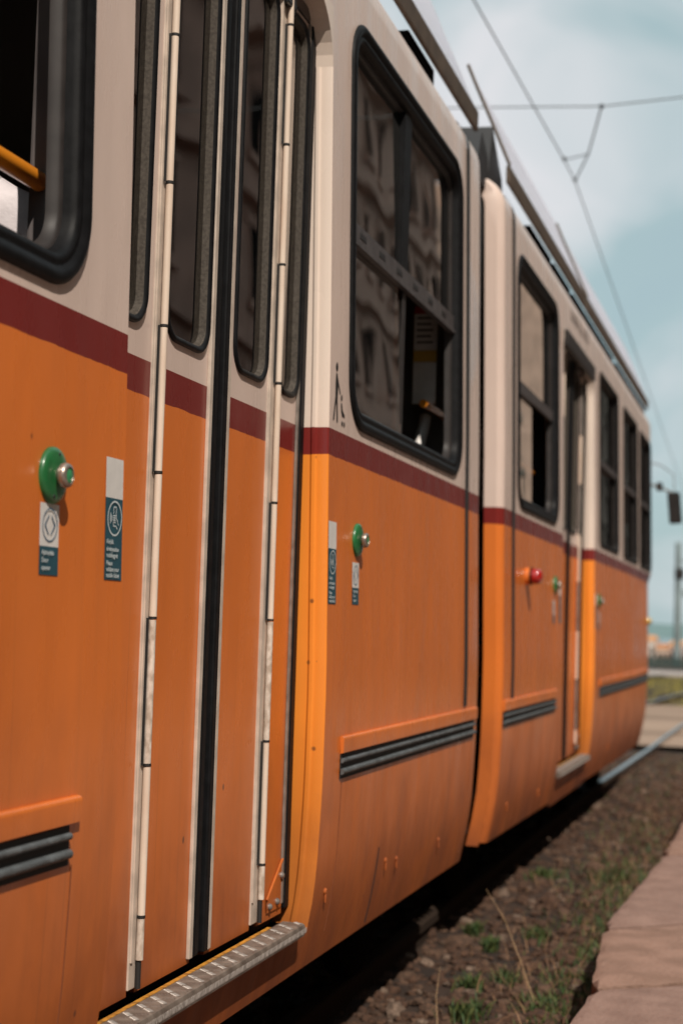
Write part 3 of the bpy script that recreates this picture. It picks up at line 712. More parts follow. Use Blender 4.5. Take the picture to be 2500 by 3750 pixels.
# --- side windows: fat rubber seal, metal frame, slider, panes
SEAL = [(.016, .0), (.016, .004), (.011, .010), (.002, .013), (-.008, .011), (-.014, .005), (-.019, .0035), (-.024, .006), (-.032, .006), (-.038, .000), (-.041, -.010), (-.044, -.026)]
THIN = [(.010, 0), (.010, .006), (.002, .010), (-.008, .007), (-.018, .004), (-.024, -.015)]
def window(w, xf, parent, style):
    y0, y1, z0, z1 = w
    bm = B(); sweep(bm, rrect(y0 + .018, y1 - .018, z0 + .018, z1 - .018, .13 if style != 'c' else .07, 9), SEAL if style != 'c' else THIN, xf)
    wd = obj("window", bm, 'rubber', parent)
    gx = -.028
    def ipf(y, z): return xf(y, z) + gx
    ins = .06 if style != 'c' else .03
    # inner metal frame
    bm = B(); sweep(bm, rrect(y0 + ins, y1 - ins, z0 + ins, z1 - ins, .085 if style != 'c' else .05, 7), [(.02, .0), (.016, .006), (-.004, .006), (-.012, .0), (-.016, -.02)], ipf)
    obj("window_frame", bm, 'frame', wd); bm = B()
    zc = z0 + (z1 - z0) * .485
    if style in 'ab':
        ya, yb, n = y0 + .03, y1 - .03, 10
        for (u0, u1, d0, d1) in ((zc - .024, zc + .030, -.004, .010),):
            for i in range(n):
                p, q = ya + (yb - ya) * i / n, ya + (yb - ya) * (i + 1) / n
                box(bm, ipf(p, zc) - .004, ipf(p, zc) + .012, p, q + .0005, u0, u1)
        box(bm, ipf(0, zc) - .004, ipf(0, zc) + .018, ya, yb, zc - .036, zc - .024)
        obj("slide_rail", bm, 'rail_dark', wd); bm = B()
        if style == 'a': box(bm, ipf(0, zc + .3) - .012, ipf(0, zc) + .006, (y0 + y1) / 2 - .085, (y0 + y1) / 2 + .005, zc + .03, z1 - .07)
        obj("mullion", bm, 'rubber', wd) if style == 'a' else bm.free(); bm = B()
        box(bm, ipf(0, zc - .3) - .008, ipf(0, zc) + .004, (y0 + y1) / 2 - .045, (y0 + y1) / 2 - .005, z0 + .07, zc - .03)
    if style in 'ab': obj("mullion", bm, 'frame', wd); bm = B()
    if style == 'c': box(bm, xf(y0, zc) - .03, xf(y0, zc) - .004, y0 + .03, y1 - .03, zc - .02, zc + .02)
    if style == 'c': obj("slide_rail", bm, 'rail_dark', wd)
    else: bm.free()
    if style == 'a':
        bm = B()
        for i in range(6):
            yy = y0 + .17 + i * .235; box(bm, ipf(0, zc) + .010, ipf(0, zc) + .0135, yy, yy + .075, zc - .006, zc + .012, bev=.001)
        obj("vent_slot", bm, 'ink', wd)
    def pane(a, b_, c, d, dx=0):
        gm = 'glass' if style != 'c' else 'glass_dim'
        bm = B(); grid(bm, [a, b_], lin(c, d, 4), lambda y, z: ipf(y, z) + dx, smooth=True); obj("pane", bm, gm, wd)
    ym = (y0 + y1) / 2 - .02
    if style == 'a':
        pane(y0 + .05, y1 - .05, zc, z1 - .05, -.004); pane(y0 + .05, ym, z0 + .05, zc, -.006)
    elif style == 'open': pass
    else:
        pane(y0 + .03, y1 - .03, zc, z1 - .03, -.004); pane(y0 + .03, ym if style == 'b' else y1 - .03, z0 + .03, zc, -.006)
    return wd
window(W0, xs1, tram, 'open'); window(WB, xs1, tram, 'b'); window(WA, xs1, tram, 'b'); window(W1, xs1, tram, 'a')
window(W2, xs2, tram, 'b')
for w_ in (W3, W4, W5): window(w_, xs2, tram, 'c')

# --- vertical gaskets and sheet joints
def gasket(y, wd_, z0, z1, xf, h=.005, m='rubber_mat', name="body_seam", roof=False):
    bm = B(); zs = lin(z0, z1, 24)
    for a, b_ in zip(zs, zs[1:]):
        bm.faces.new([bm.verts.new(p) for p in ((xf(y, a) + h, y, a), (xf(y, a) + h, y + wd_, a), (xf(y, b_) + h, y + wd_, b_), (xf(y, b_) + h, y, b_))])
        bm.faces.new([bm.verts.new(p) for p in ((xf(y, a) - .01, y, a), (xf(y, a) + h, y, a), (xf(y, b_) + h, y, b_), (xf(y, b_) - .01, y, b_))])
    if roof:
        x0 = xf(y, 2.97)
        for i in range(8):
            a, b_ = PI / 2 * i / 8, PI / 2 * (i + 1) / 8; r_ = .15 + h
            P = [(x0 - .15 + r_ * math.cos(t), 2.97 + r_ * math.sin(t)) for t in (a, b_)]
            bm.faces.new([bm.verts.new(p) for p in ((P[0][0], y, P[0][1]), (P[0][0], y + wd_, P[0][1]), (P[1][0], y + wd_, P[1][1]), (P[1][0], y, P[1][1]))])
    bmesh.ops.remove_doubles(bm, verts=bm.verts, dist=.0005)
    obj(name, bm, m, tram)
gasket(6.085, .045, .80, 2.97, xs1, .006, roof=True)
gasket(7.185, .05, .79, 2.97, xs2, .006, roof=True)
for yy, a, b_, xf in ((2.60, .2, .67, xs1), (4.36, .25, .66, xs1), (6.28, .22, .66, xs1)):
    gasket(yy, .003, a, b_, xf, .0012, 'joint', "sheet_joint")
gasket(4.86, .007, .19, .42, xs1, .0015, 'rubber_mat', "sheet_joint")

# --- rub strips
def rub(y0, y1, xf, name="rub_strip", wrap=False):
    bm = B(); n = max(2, int((y1 - y0) / .25)); ys = lin(y0, y1, n)
    sec = [(.0, .789), (.006, .7885), (.010, .785), (.011, .779), (.010, .744), (.001, .741)]
    rows = [[bm.verts.new((xf(y, .75) + d, y, z)) for d, z in sec] for y in ys]
    for i in range(n):
        for j in range(len(sec) - 1):
            f = bm.faces.new((rows[i][j], rows[i + 1][j], rows[i + 1][j + 1], rows[i][j + 1])); f.smooth = True
    bm.faces.new(rows[0]); bm.faces.new(list(reversed(rows[-1])))
    rs = obj(name, bm, 'paint', tram, smooth=True, angle=50)
    bm = B()
    for a, b_ in zip(ys, ys[1:]): box(bm, xf(a, .7) - .004, xf(a, .7) + .003, a, b_ - (.03 if b_ == ys[-1] else 0), .672, .739)
    obj("recess", bm, 'rubber_mat', rs)
    for zc, rd in ((.722, .0065), (.692, .0085)):
        bm = B(); tube(bm, [(xf(y, .7) + .006, y, zc) for y in lin(y0 + .0, y1 - .035, n)], rd, 10)
        obj("rubber_bead", bm, 'strip', rs)
    # small end cap
    return rs
rub(-4.9, 2.612, xs1); rub(4.335, 6.335, xs1); rub(6.99, 8.66, xs2); rub(10.72, 14.85, xs2)

# --- skirt latches
for y, z, xf in ((4.285, .372, xs1), (4.975, .365, xs1), (5.13, .350, xs1), (5.80, .330, xs1), (7.30, .31, xs2), (8.30, .28, xs2), (11.6, .30, xs2)):
    bm = B(); lathe_x(bm, (xf(y, z) - .001, y, z), [(.009, 0), (.009, .003), (.006, .0065), (0, .007)], 14)
    box(bm, xf(y, z) + .0, xf(y, z) + .005, y - .004, y + .004, z - .030, z + .002, bev=.001)
    obj("skirt_latch", bm, 'paint', tram, smooth=True)

# --- door buttons, stickers
def button(y, z, xf):
    x = xf(y, z); bm = B()
    lathe_x(bm, (x, y, z), [(.0485, 0), (.0485, .005), (.046, .009), (.038, .012), (.02, .014), (0, .0145)], 48)
    p = obj("door_button", bm, 'green', tram, smooth=True, angle=60)
    bm = B(); lathe_x(bm, (x, y, z), [(.013, .012), (.015, .018), (.0205, .021), (.0215, .028), (.0195, .033), (.014, .035), (.0135, .032)], 32); obj("knob", bm, 'knob', p, smooth=True, angle=50)
    bm = B(); lathe_x(bm, (x, y, z), [(.0135, .031), (.012, .0335), (.006, .0345), (0, .0347)], 24); obj("push_cap", bm, 'knob_c', p, smooth=True)
    for dy, dz in ((.004, .036), (-.01, -.036)):
        bm = B(); lathe_x(bm, (x + .0115, y + dy, z + dz), [(.0035, 0), (.003, .0015), (0, .002)], 10); obj("screw", bm, 'ink', p)
def xst(y, z): return xs1(y, z)
def sticker_rect(bm, y0, y1, z0, z1, xf, off, mi): 
    for a, b_ in zip(lin(z0, z1, 3), lin(z0, z1, 3)[1:]): poly(bm, [(y0, a), (y1, a), (y1, b_), (y0, b_)], xf, off, mi)
def door_sticker(y, z0, xf, detail=True):
    wd_, h = .072, .120; top = z0 + h; split = z0 + .048; bm = B()
    sticker_rect(bm, y, y + wd_, split, top, xf, .0012, 0); sticker_rect(bm, y, y + wd_, z0, split, xf, .0012, 1)
    s = obj("door_opener_sticker", bm, ['white', 'teal'], tram)
    x = xf(y, z0 + .06); cy, cz = y + .036, z0 + .084; bm = B(); ring(bm, cy, cz, .0285, .0262, x + .0022)
    for sg in (-1, 1):
        pts = [(cy + sg * .003, cz + .0165), (cy + sg * .006, cz + .0165), (cy + sg * .021, cz), (cy + sg * .006, cz - .0165), (cy + sg * .003, cz - .0165), (cy + sg * .0165, cz)]
        f = bm.faces.new([bm.verts.new((x + .0022, a, b_)) for a, b_ in pts])
        f.normal_update()
        if f.normal.x < 0: f.normal_flip()
    obj("open_symbol", bm, 'inkblue', s)
    for i, (tx, zz) in enumerate((('Ajtónyitás', .034), ('Door', .021), ('opener', .0085))):
        text("lettering", tx, .0115, y + .005, z0 + zz, xf(y, z0 + zz) + .0032, 'letter', s, .0002)
def ticket_sticker(y, z0, xf):
    wd_, h = .078, .224; top = z0 + h; split = z0 + .150; bm = B()
    sticker_rect(bm, y, y + wd_, split, top, xf, .0012, 0); sticker_rect(bm, y, y + wd_, z0, split, xf, .0012, 1)
    s = obj("ticket_sticker", bm, ['white', 'teal'], tram)
    x = xf(y, z0 + .1) + .0022; cy, cz = y + .040, z0 + .113; bm = B(); ring(bm, cy, cz, .0325, .0295, x)
    def pl(pts, w_=.0011):
        for (a, b_), (c, d) in zip(pts, pts[1:]):
            v = Vector((c - a, d - b_)); n_ = Vector((-v.y, v.x)).normalized() * w_
            f = bm.faces.new([bm.verts.new((x, *p)) for p in ((a - n_.x, b_ - n_.y), (c - n_.x, d - n_.y), (c + n_.x, d + n_.y), (a + n_.x, b_ + n_.y))]); f.normal_update()
            if f.normal.x < 0: f.normal_flip()
    pl([(cy - .006, cz + .008), (cy - .006, cz + .021), (cy + .006, cz + .021), (cy + .006, cz + .002)]); pl([(cy - .006, cz - .006), (cy - .006, cz - .014), (cy + .006, cz - .014), (cy + .013, cz - .019)])
    for k in range(4): pl([(cy - .008, cz + .005 - k * .004), (cy + .004, cz + .005 - k * .004)])
    for k in range(3): pl([(cy - .012 - k * .0035, cz + .004 + k * .003), (cy - .014 - k * .0035, cz), (cy - .012 - k * .0035, cz - .004 - k * .003)])
    pl([(cy + .006, cz + .002), (cy + .012, cz - .004), (cy + .018, cz - .012)])
    obj("phone_symbol", bm, 'letter', s)
    for tx, zz, sz in (('Kérjük,', .066, .0118), ('érvényesítse', .0525, .0118), ('mobiljegyét', .041, .0118), ('Please', .0265, .0118), ('validate your', .0155, .0118), ('mobile ticket', .0045, .0118)):
        text("lettering", tx, sz, y + .004, z0 + zz, xf(y, z0 + zz) + .0032, 'letter', s, .0002, .93)
button(2.472, 1.334, xs1); door_sticker(2.431, 1.166, xs1); ticket_sticker(2.696, 1.167, xs1)
button(4.472, 1.341, xs1); door_sticker(4.424, 1.156, xs1); ticket_sticker(4.174, 1.153, xs1)
button(8.58, 1.341, xs2); door_sticker(8.50, 1.136, xs2); ticket_sticker(8.74, 1.14, xs2)
button(10.66, 1.30, xs2); door_sticker(10.66, 1.11, xs2); ticket_sticker(10.44, 1.12, xs2)

# parent and pushchair pictogram by the window
bm = B()
def P(pts): poly(bm, pts, xs1, .0012)
def circ(cy, cz, ry, rz, n=18): P([(cy + ry * math.cos(2 * PI * k / n), cz + rz * math.sin(2 * PI * k / n)) for k in range(n)])
circ(4.236, 1.806, .011, .0125)
P([(4.229, 1.788), (4.241, 1.788), (4.250, 1.765), (4.246, 1.715), (4.236, 1.700), (4.226, 1.715), (4.224, 1.760)])
P([(4.240, 1.782), (4.247, 1.776), (4.276, 1.738), (4.272, 1.733), (4.246, 1.762)])
P([(4.224, 1.722), (4.234, 1.722), (4.216, 1.656), (4.204, 1.656)]); P([(4.234, 1.722), (4.245, 1.722), (4.253, 1.654), (4.242, 1.654)])
circ(4.288, 1.727, .008, .0085)
P([(4.282, 1.712), (4.292, 1.712), (4.300, 1.694), (4.322, 1.682), (4.326, 1.676), (4.296, 1.676), (4.286, 1.692)])
circ(4.298, 1.656, .007, .0075); circ(4.320, 1.656, .007, .0075)
obj("pushchair_pictogram", bm, 'ink', tram)
# small dark marks of an inscription above the second door
bm = B(); rr = random.Random(2); yy = 9.25; k_ = 0
poly(bm, [(9.25, 2.905), (10.14, 2.905), (10.14, 2.911), (9.25, 2.911)], xs2, .0015)
base_ = obj("roof_inscription", bm, mat("faded_print", (.10, .075, .065), .6), tram); M['print'] = bpy.data.materials["faded_print"]
while yy < 10.15:
    h = rr.choice([.05, .05, .075]); w_ = rr.uniform(.012, .02); bm = B()
    poly(bm, [(yy, 2.912), (yy + w_, 2.912), (yy + w_, 2.912 + h), (yy, 2.912 + h)], xs2, .0018); obj("mark", bm, 'print', base_)
    yy += .055 if rr.random() < .85 else .1

# --- red side lamp
bm = B(); c = (xs2(7.60, 1.352), 7.60, 1.352)
lathe_x(bm, c, [(.041, 0), (.041, .006), (.039, .019), (.036, .021)], 32); lamp = obj("side_lamp", bm, 'paint', tram, smooth=True, angle=40)
bm = B(); lathe_x(bm, c, [(.040, .020), (.042, .022), (.042, .030), (.036, .030)], 32); obj("gasket_ring", bm, 'rubber', lamp, smooth=True)
bm = B(); lathe_x(bm, c, [(.037, .028), (.037, .052), (.033, .066), (.022, .076), (0, .080)], 32); obj("lens", bm, 'redlens', lamp, smooth=True, angle=60)
bm = B(); c = (xs2(14.83, 1.21), 14.83, 1.21); lathe_x(bm, c, [(.03, 0), (.03, .02), (.02, .035), (0, .04)], 20); obj("indicator_lamp", bm, mat("amber_lens", (.45, .30, .03), .2, coat=1), tram, smooth=True)

# --- bellows between the two bodies
bm = B(); ys = []; 
for i in range(13): ys.append((6.44 + .042 * i, -.115 if i % 2 else -.155))
rows = []
for y, x in ys:
    r_ = .12; pts = [(x, z) for z in (.22, .8, 1.6, 2.4, 2.93)] + [(x - r_ * (1 - math.cos(a)), 2.95 + (.15 + (.03 if x > -.14 else 0)) * math.sin(a)) for a in (PI / 6, PI / 3, PI / 2)] + [(-1.07, 3.14), (-2.0, 3.0), (-2.0, .3)]
    rows.append([bm.verts.new((a, y, b_)) for a, b_ in pts])
for i in range(len(rows) - 1):
    for j in range(len(rows[0]) - 1): bm.faces.new((rows[i][j], rows[i + 1][j], rows[i + 1][j + 1], rows[i][j + 1]))
obj("bellows", bm, 'bellows', tram)
bm = B()   # raised folds of the bellows on the roof
bm.free()
for pk in (((6.70, 3.05), (7.02, 3.05), (7.0, 3.20), (6.84, 3.275)), ((6.98, 3.05), (7.42, 3.05), (7.36, 3.20), (7.09, 3.375))):
    bm = B(); A_ = [bm.verts.new((-.115, y, z)) for y, z in pk]; C_ = [bm.verts.new((-.9, y, z + .02)) for y, z in pk]
    bm.faces.new(A_); bm.faces.new(list(reversed(C_)))
    for i in range(4): bm.faces.new((A_[i], C_[i], C_[(i + 1) % 4], A_[(i + 1) % 4]))
    obj("roof_bellows_fold", bm, 'bellows', tram)

# --- roof covers on raised brackets
def cover(y0, y1):
    bm = B(); sec = [(-.062, 3.232), (-.15, 3.44), (-.22, 3.60), (-.27, 3.72)]
    rows = [[bm.verts.new((x, y, z)) for x, z in sec] for y in (y0, y1)]
    for j in range(len(sec) - 1):
        f = bm.faces.new((rows[0][j], rows[1][j], rows[1][j + 1], rows[0][j + 1])); f.smooth = True
    bmesh.ops.solidify(bm, geom=bm.faces[:], thickness=.004)
    c = obj("roof_cover", bm, 'cover', tram)
    bm = B(); box(bm, -.075, -.058, y0, y1, 3.155, 3.236, bev=.003); obj("fascia", bm, 'brownstrip', c)
    for y in (y0,):
        bm = B(); tube(bm, [(x + .004, y, z + .004) for x, z in sec], .008, 8); obj("end_rib", bm, 'brownstrip', c)
cover(-4.8, 6.46); cover(7.24, 10.18); cover(10.24, 14.98)
for a, b_ in ((-3.2, -2.9), (-1, -.7), (1.4, 1.7), (3.6, 3.9), (5.30, 5.72), (8.05, 8.80), (8.92, 9.62), (9.76, 12.1), (12.35, 14.9)):
    bm = B(); box(bm, -.16, -.085, a, b_, 3.04, 3.160, bev=.004); obj("cover_bracket", bm, 'dark', tram)

# --- inside: floor, ceiling, far lining, poles, bars, seats, notice
for (a, b_) in ((-4.95, 6.42), (7.0, 15.0)):
    bm = B(); box(bm, -2.08, -.13, a, b_, .58, .66); obj("floor", bm, 'inside', tram)
    bm = B(); box(bm, -2.10, -.10, a, b_, 2.98, 3.02); obj("ceiling", bm, 'inside', tram)
    bm = B(); box(bm, -2.10, -2.06, a, b_, .66, 2.98); obj("far_lining", bm, 'inside', tram)
    bm = B(); box(bm, -.12, -.07, a, b_ if a > 5 else D1[0] - .02, .66, 1.60) if a < 5 else None
    if a < 5:
        box(bm, -.12, -.07, D1[1] + .1, b_, .66, 1.60); obj("near_lining", bm, 'inside', tram)
    else: box(bm, -.12, -.07, a + .25, D2[0] - .1, .66, 1.60); box(bm, -.12, -.07, D2[1] + .1, b_, .66, 1.60); obj("near_lining", bm, 'inside', tram)
bm = B(); box(bm, -.160, -.085, 2.665, 2.76, 1.60, 2.98, bev=.006); obj("window_post", bm, 'lining', tram)
bm = B(); box(bm, -.150, -.10, 4.19, 4.34, 1.60, 2.98, bev=.006); obj("window_post", bm, 'inside', tram)
bm = B(); box(bm, -1.9, -.14, 6.44, 6.47, .66, 2.98); obj("cross_partition", bm, 'inside', tram)
bm = B()
for z0, z1, mi in ((1.975, 2.138, 0), (2.140, 2.183, 1), (2.185, 2.328, 0), (2.330, 2.357, 2)): box(bm, -.215, -.125, 6.070, 6.080, z0 - .012, z1 - .012, mi)
for i in range(5): box(bm, -.205, -.140 - .008 * (i % 2), 6.0685, 6.0699, 2.20 + i * .024, 2.207 + i * .024, 3)
obj("notice_board", bm, ['white', 'yellowpaper', 'redpaint', 'ink'], tram)
def bar(name, pts, r=.0185): bm = B(); tube(bm, pts, r, 16); obj(name, bm, 'bar', tram)
bar("grab_bar", [(-.135, -.5, 1.895), (-.135, 2.66, 1.895)])
bar("grab_bar", [(-.16, 6.02, 1.957), (-.16, 6.42, 1.957)], .016); bar("grab_bar", [(-.16, 4.36, 1.89), (-.16, 4.80, 1.89)], .015)
bar("grab_bar", [(-.16, 7.9, 1.955), (-.16, 8.75, 1.955)], .016)
bar("pole", [(-.300, 6.12, .66), (-.300, 6.12, 2.98)], .010); bar("pole", [(-.62, 4.6, .66), (-.62, 4.6, 2.98)]); bar("pole", [(-.62, 4.1, .66), (-.62, 4.1, 2.98)]); bar("grab_bar", [(-.62, 4.1, 1.95), (-.62, 4.6, 1.95)])
bar("pole", [(-.9, 9.7, .66), (-.9, 9.7, 2.98)])
def seat(x, y, face):
    bm = B(); c = [(-.19, -.20, 1.10), (.19, -.20, 1.10)]
    rows = []
    for dy, dz in ((.20, 1.10), (.10, 1.085), (-.06, 1.08), (-.17, 1.10), (-.20, 1.20), (-.215, 1.40), (-.235, 1.60), (-.245, 1.70)):
        rows.append([bm.verts.new((x + u, y + face * dy + face * (-.02 * (1 - abs(u) / .2)), dz)) for u in (-.20, -.19, -.1, 0, .1, .19, .20)])
    for i in range(len(rows) - 1):
        for j in range(6): bm.faces.new((rows[i][j], rows[i][j + 1], rows[i + 1][j + 1], rows[i + 1][j]))
    r = bmesh.ops.solidify(bm, geom=bm.faces[:], thickness=.02)
    st = obj("seat", bm, mat("seat_shell", (.06, .05, .045), .5), tram, smooth=True, angle=60)
    bm = B(); box(bm, x - .03, x + .03, y - .03, y + .03, .66, 1.07, bev=.005); box(bm, x - .03, x + .22, y - .02, y + .02, 1.02, 1.06); obj("pedestal", bm, 'frame', st)
seat(-.42, 3.16, -1); [setattr(o_, 'location', o_.location + Vector((0, 0, .125))) for o_ in [c_ for c_ in tram.children if c_.name.startswith('seat') and 'podium' not in c_.name][-1:]]
for y, fc in ( (2.0, -1), (1.2, 1), (.4, 1), (4.9, 1), (5.7, 1), (7.7, 1), (8.4, 1), (11.2, 1), (12.1, 1), (13.0, 1)): seat(-.42, y, fc)
bm = B(); tube(bm, [(-.21, 6.10, 1.74), (-.20, 6.13, 1.80), (-.19, 6.17, 1.88), (-.19, 6.20, 1.93)], .022, 10); obj("hanging_strap", bm, 'white', tram)

# --- under the floor
bm = B(); box(bm, -2.0, -.18, -4.9, 6.4, .38, .56); box(bm, -2.0, -.16, 7.0, 15.0, .38, .56); obj("underframe", bm, 'dark', tram)
bm = B(); box(bm, -2.1, -2.06, -4.9, 6.4, -.05, .4); box(bm, -2.1, -2.06, 7.0, 15.0, -.05, .4); obj("far_skirt", bm, 'dark', tram)
for yc in (-2.5, 6.7, 12.6):
    bm = B(); box(bm, -.62, -.50, yc - 1.0, yc + 1.0, .10, .24, bev=.02); box(bm, -1.64, -1.52, yc - 1.0, yc + 1.0, .10, .24, bev=.02); box(bm, -1.6, -.55, yc - .15, yc + .15, .10, .36)
    bg_ = obj("bogie", bm, 'dark', tram)
    for yw in (yc - .9, yc + .9):
        for xw in (-.33, -1.79):
            bm = B(); sgn = -1 if xw > -1 else 1
            lathe_x(bm, (xw - .03 * 0, yw, .155), [(0, -.05 * 1), (.10, -.05), (.28, -.045), (.333, -.04), (.33, .03), (.28, .04), (.12, .05), (0, .05)], 36); obj("wheel", bm, 'dark', bg_, smooth=True, angle=40)

# --- driver's mirror at the cab corner
bm = B(); tube(bm, [(-.10, 15.02, 2.62), (-.04, 15.22, 2.69), (.04, 15.35, 2.68), (.15, 15.42, 2.60), (.165, 15.42, 2.42)], .005, 8)
tube(bm, [(-.10, 15.05, 2.50), (.03, 15.35, 2.47), (.14, 15.42, 2.43)], .011, 8)
mr = obj("mirror_arm", bm, 'frame_grey', tram)
bm = B(); box(bm, -.005, .055, 15.33, 15.40, 2.44, 2.52, bev=.015); obj("mirror_joint", bm, 'glossblack', mr)
bm = B(); box(bm, -.06, .06, -.03, .03, -.15, .15, bev=.022)
bmesh.ops.transform(bm, matrix=Matrix.Translation((.165, 15.42, 2.285)) @ Matrix.Rotation(math.radians(-5), 4, 'Y') @ Matrix.Rotation(math.radians(-10), 4, 'Z'), verts=bm.verts)
obj("mirror_housing", bm, 'glossblack', mr)
bm = B(); box(bm, -.048, .048, -.033, -.031, -.135, .135)
bmesh.ops.transform(bm, matrix=Matrix.Translation((.165, 15.42, 2.285)) @ Matrix.Rotation(math.radians(-5), 4, 'Y') @ Matrix.Rotation(math.radians(-10), 4, 'Z'), verts=bm.verts)
obj("mirror_glass", bm, 'frame', mr)

# ---------------------------------------------------------------- passenger inside the open window, seen from behind the shoulder
def skinned(name, verts, edges, radii, m, parent=None, sub=2, root=0):
    me = bpy.data.meshes.new(name); me.from_pydata(verts, edges, []); o = bpy.data.objects.new(name, me); COL.objects.link(o)
    sk = o.modifiers.new("skin", 'SKIN'); 
    for i, v in enumerate(me.skin_vertices[0].data):
        r = radii[i]; v.radius = r if isinstance(r, tuple) else (r, r)
        v.use_root = (i == root)
    sb = o.modifiers.new("sub", 'SUBSURF'); sb.levels = sub; sb.render_levels = sub
    bpy.context.view_layer.update()
    me2 = bpy.data.meshes.new_from_object(o.evaluated_get(bpy.context.evaluated_depsgraph_get())); bpy.data.objects.remove(o)
    for p in me2.polygons: p.use_smooth = True
    me2.materials.clear(); me2.materials.append(M[m]); o = bpy.data.objects.new(name, me2); COL.objects.link(o)
    if parent:
        o.parent = parent
        if parent.type == 'EMPTY': o.location = -parent.location
    return o
M['skin'] = mat("skin", (.50, .27, .18), .5); M['shirt'] = mat("white_shirt", (.74, .68, .70), .8, nscale=12, namt=.22, bump=.5, bscale=25)
M['trousers'] = mat("dark_trousers", (.03, .035, .05), .8); M['hair'] = mat("brown_hair", (.07, .035, .018), .5, nscale=80, namt=.5)
M['collar'] = mat("grey_collar", (.33, .31, .33), .8)
px, py = -.43, 2.945
per = empty("person", (px, py, .785), 'passenger in a white top seen from behind the shoulder, seated inside the open window', 'person')
V_ = [(px, py + .02, 1.14), (px, py + .04, 1.36), (px, py + .03, 1.58), (px, py - .02, 1.76), (px, py - .07, 1.86), (px, py - .12, 1.95),
      (px - .19, py - .02, 1.74), (px - .24, py - .10, 1.50), (px - .17, py - .32, 1.40), (px + .16, py - .01, 1.76), (px + .215, py - .08, 1.52), (px + .14, py - .32, 1.40),
      (px - .10, py - .10, 1.14), (px - .11, py - .50, 1.14), (px - .11, py - .50, .74), (px + .10, py - .10, 1.14), (px + .11, py - .50, 1.14), (px + .11, py - .50, .74), (px - .11, py - .64, .70), (px + .11, py - .64, .70)]
E_ = [(0, 1), (1, 2), (2, 3), (3, 4), (4, 5), (3, 6), (6, 7), (7, 8), (3, 9), (9, 10), (10, 11), (0, 12), (12, 13), (13, 14), (14, 18), (0, 15), (15, 16), (16, 17), (17, 19)]
Rr = [(.15, .12), (.15, .12), (.17, .12), (.15, .10), (.055, .055), (.05, .05), (.068, .068), (.05, .05), (.034, .034), (.068, .068), (.05, .05), (.034, .034), .085, .065, .045, .085, .065, .045, .04, .04]
bd = skinned("body", V_, E_, Rr, 'shirt', per)
for m_ in ('trousers', 'skin', 'collar'): bd.data.materials.append(M[m_])
for p in bd.data.polygons:
    c = p.center
    if c.z < 1.16 and (c.y < py - .02 or c.z < 1.06): p.material_index = 1
    elif c.z > 1.90: p.material_index = 2
    elif c.z > 1.845 and abs(c.x - px) < .10: p.material_index = 3
    elif c.y < py - .22 and c.z > 1.3: p.material_index = 2
bm = B(); bmesh.ops.create_icosphere(bm, subdivisions=3, radius=1)
for v in bm.verts:
    n_ = v.co.copy(); x, y, z = n_
    s = Vector((.075 * x, .095 * y, .115 * z))
    if y < 0 and z < -.2: s.x *= 1 - .25 * (-z - .2); s.y *= .95
    if y < -.8 and abs(x) < .18 and -.25 < z < .12: s.y -= .018 * (1 - abs(x) / .18)
    if y < -.8 and .12 < z < .3 and .2 < abs(x) < .5: s.y += .006
    if y < -.75 and abs(x) < .3 and -.55 < z < -.42: s.y += .005
    v.co = s + Vector((px, py - .15, 2.06))
for sg in (-1, 1):
    tube(bm, [(px + sg * .072, py - .14, 2.03), (px + sg * .080, py - .135, 2.05), (px + sg * .078, py - .13, 2.08)], .012, 8)
hd = obj("head", bm, 'skin', per, smooth=True)
for sg in (-1, 1):
    bm = B(); bmesh.ops.create_uvsphere(bm, u_segments=12, v_segments=8, radius=.011)
    bmesh.ops.translate(bm, verts=bm.verts, vec=(px + sg * .03, py - .232, 2.07)); obj("eye", bm, 'ink', hd, smooth=True)
bm = B(); bmesh.ops.create_icosphere(bm, subdivisions=3, radius=1)
for v in list(bm.verts):
    if v.co.y < -.35 and v.co.z < .45: bm.verts.remove(v)
for v in bm.verts: v.co = Vector((.083 * v.co.x, .103 * v.co.y, .123 * v.co.z)) * (1 + .04 * mnoise.noise(v.co * 6)) + Vector((px, py - .145, 2.07))
obj("hair", bm, 'hair', hd, smooth=True)
for sg in (-1, 1):   # hands resting on the knees, five fingers each
    hx_, hy_, hz_ = px + sg * .13, py - .36, 1.345
    vv = [(hx_ + sg * .0, hy_ + .04, hz_ + .04), (hx_, hy_, hz_), (hx_, hy_ - .05, hz_ - .03)]; ee = [(0, 1), (1, 2)]; rd = [(.026, .022), (.036, .016), (.036, .014)]
    for k, (dx_, ln) in enumerate(((-.027, .060), (-.009, .072), (.010, .066), (.027, .052))):
        b0 = len(vv); vv += [(hx_ + dx_, hy_ - .06, hz_ - .035), (hx_ + dx_ * 1.1, hy_ - .06 - ln * .6, hz_ - .05), (hx_ + dx_ * 1.1, hy_ - .06 - ln, hz_ - .075)]
        ee += [(2, b0), (b0, b0 + 1), (b0 + 1, b0 + 2)]; rd += [.009, .0085, .007]
    b0 = len(vv); vv += [(hx_ - sg * .04, hy_ - .02, hz_ - .015), (hx_ - sg * .055, hy_ - .055, hz_ - .03)]; ee += [(1, b0), (b0, b0 + 1)]; rd += [.011, .009]
    skinned("hand", vv, ee, rd, 'skin', bd, 1)

for ch in per.children: ch.location.z += .125
bm = B(); box(bm, -.72, -.14, 2.30, 3.40, .66, .785, bev=.01); obj("seat_podium", bm, 'inside', tram)

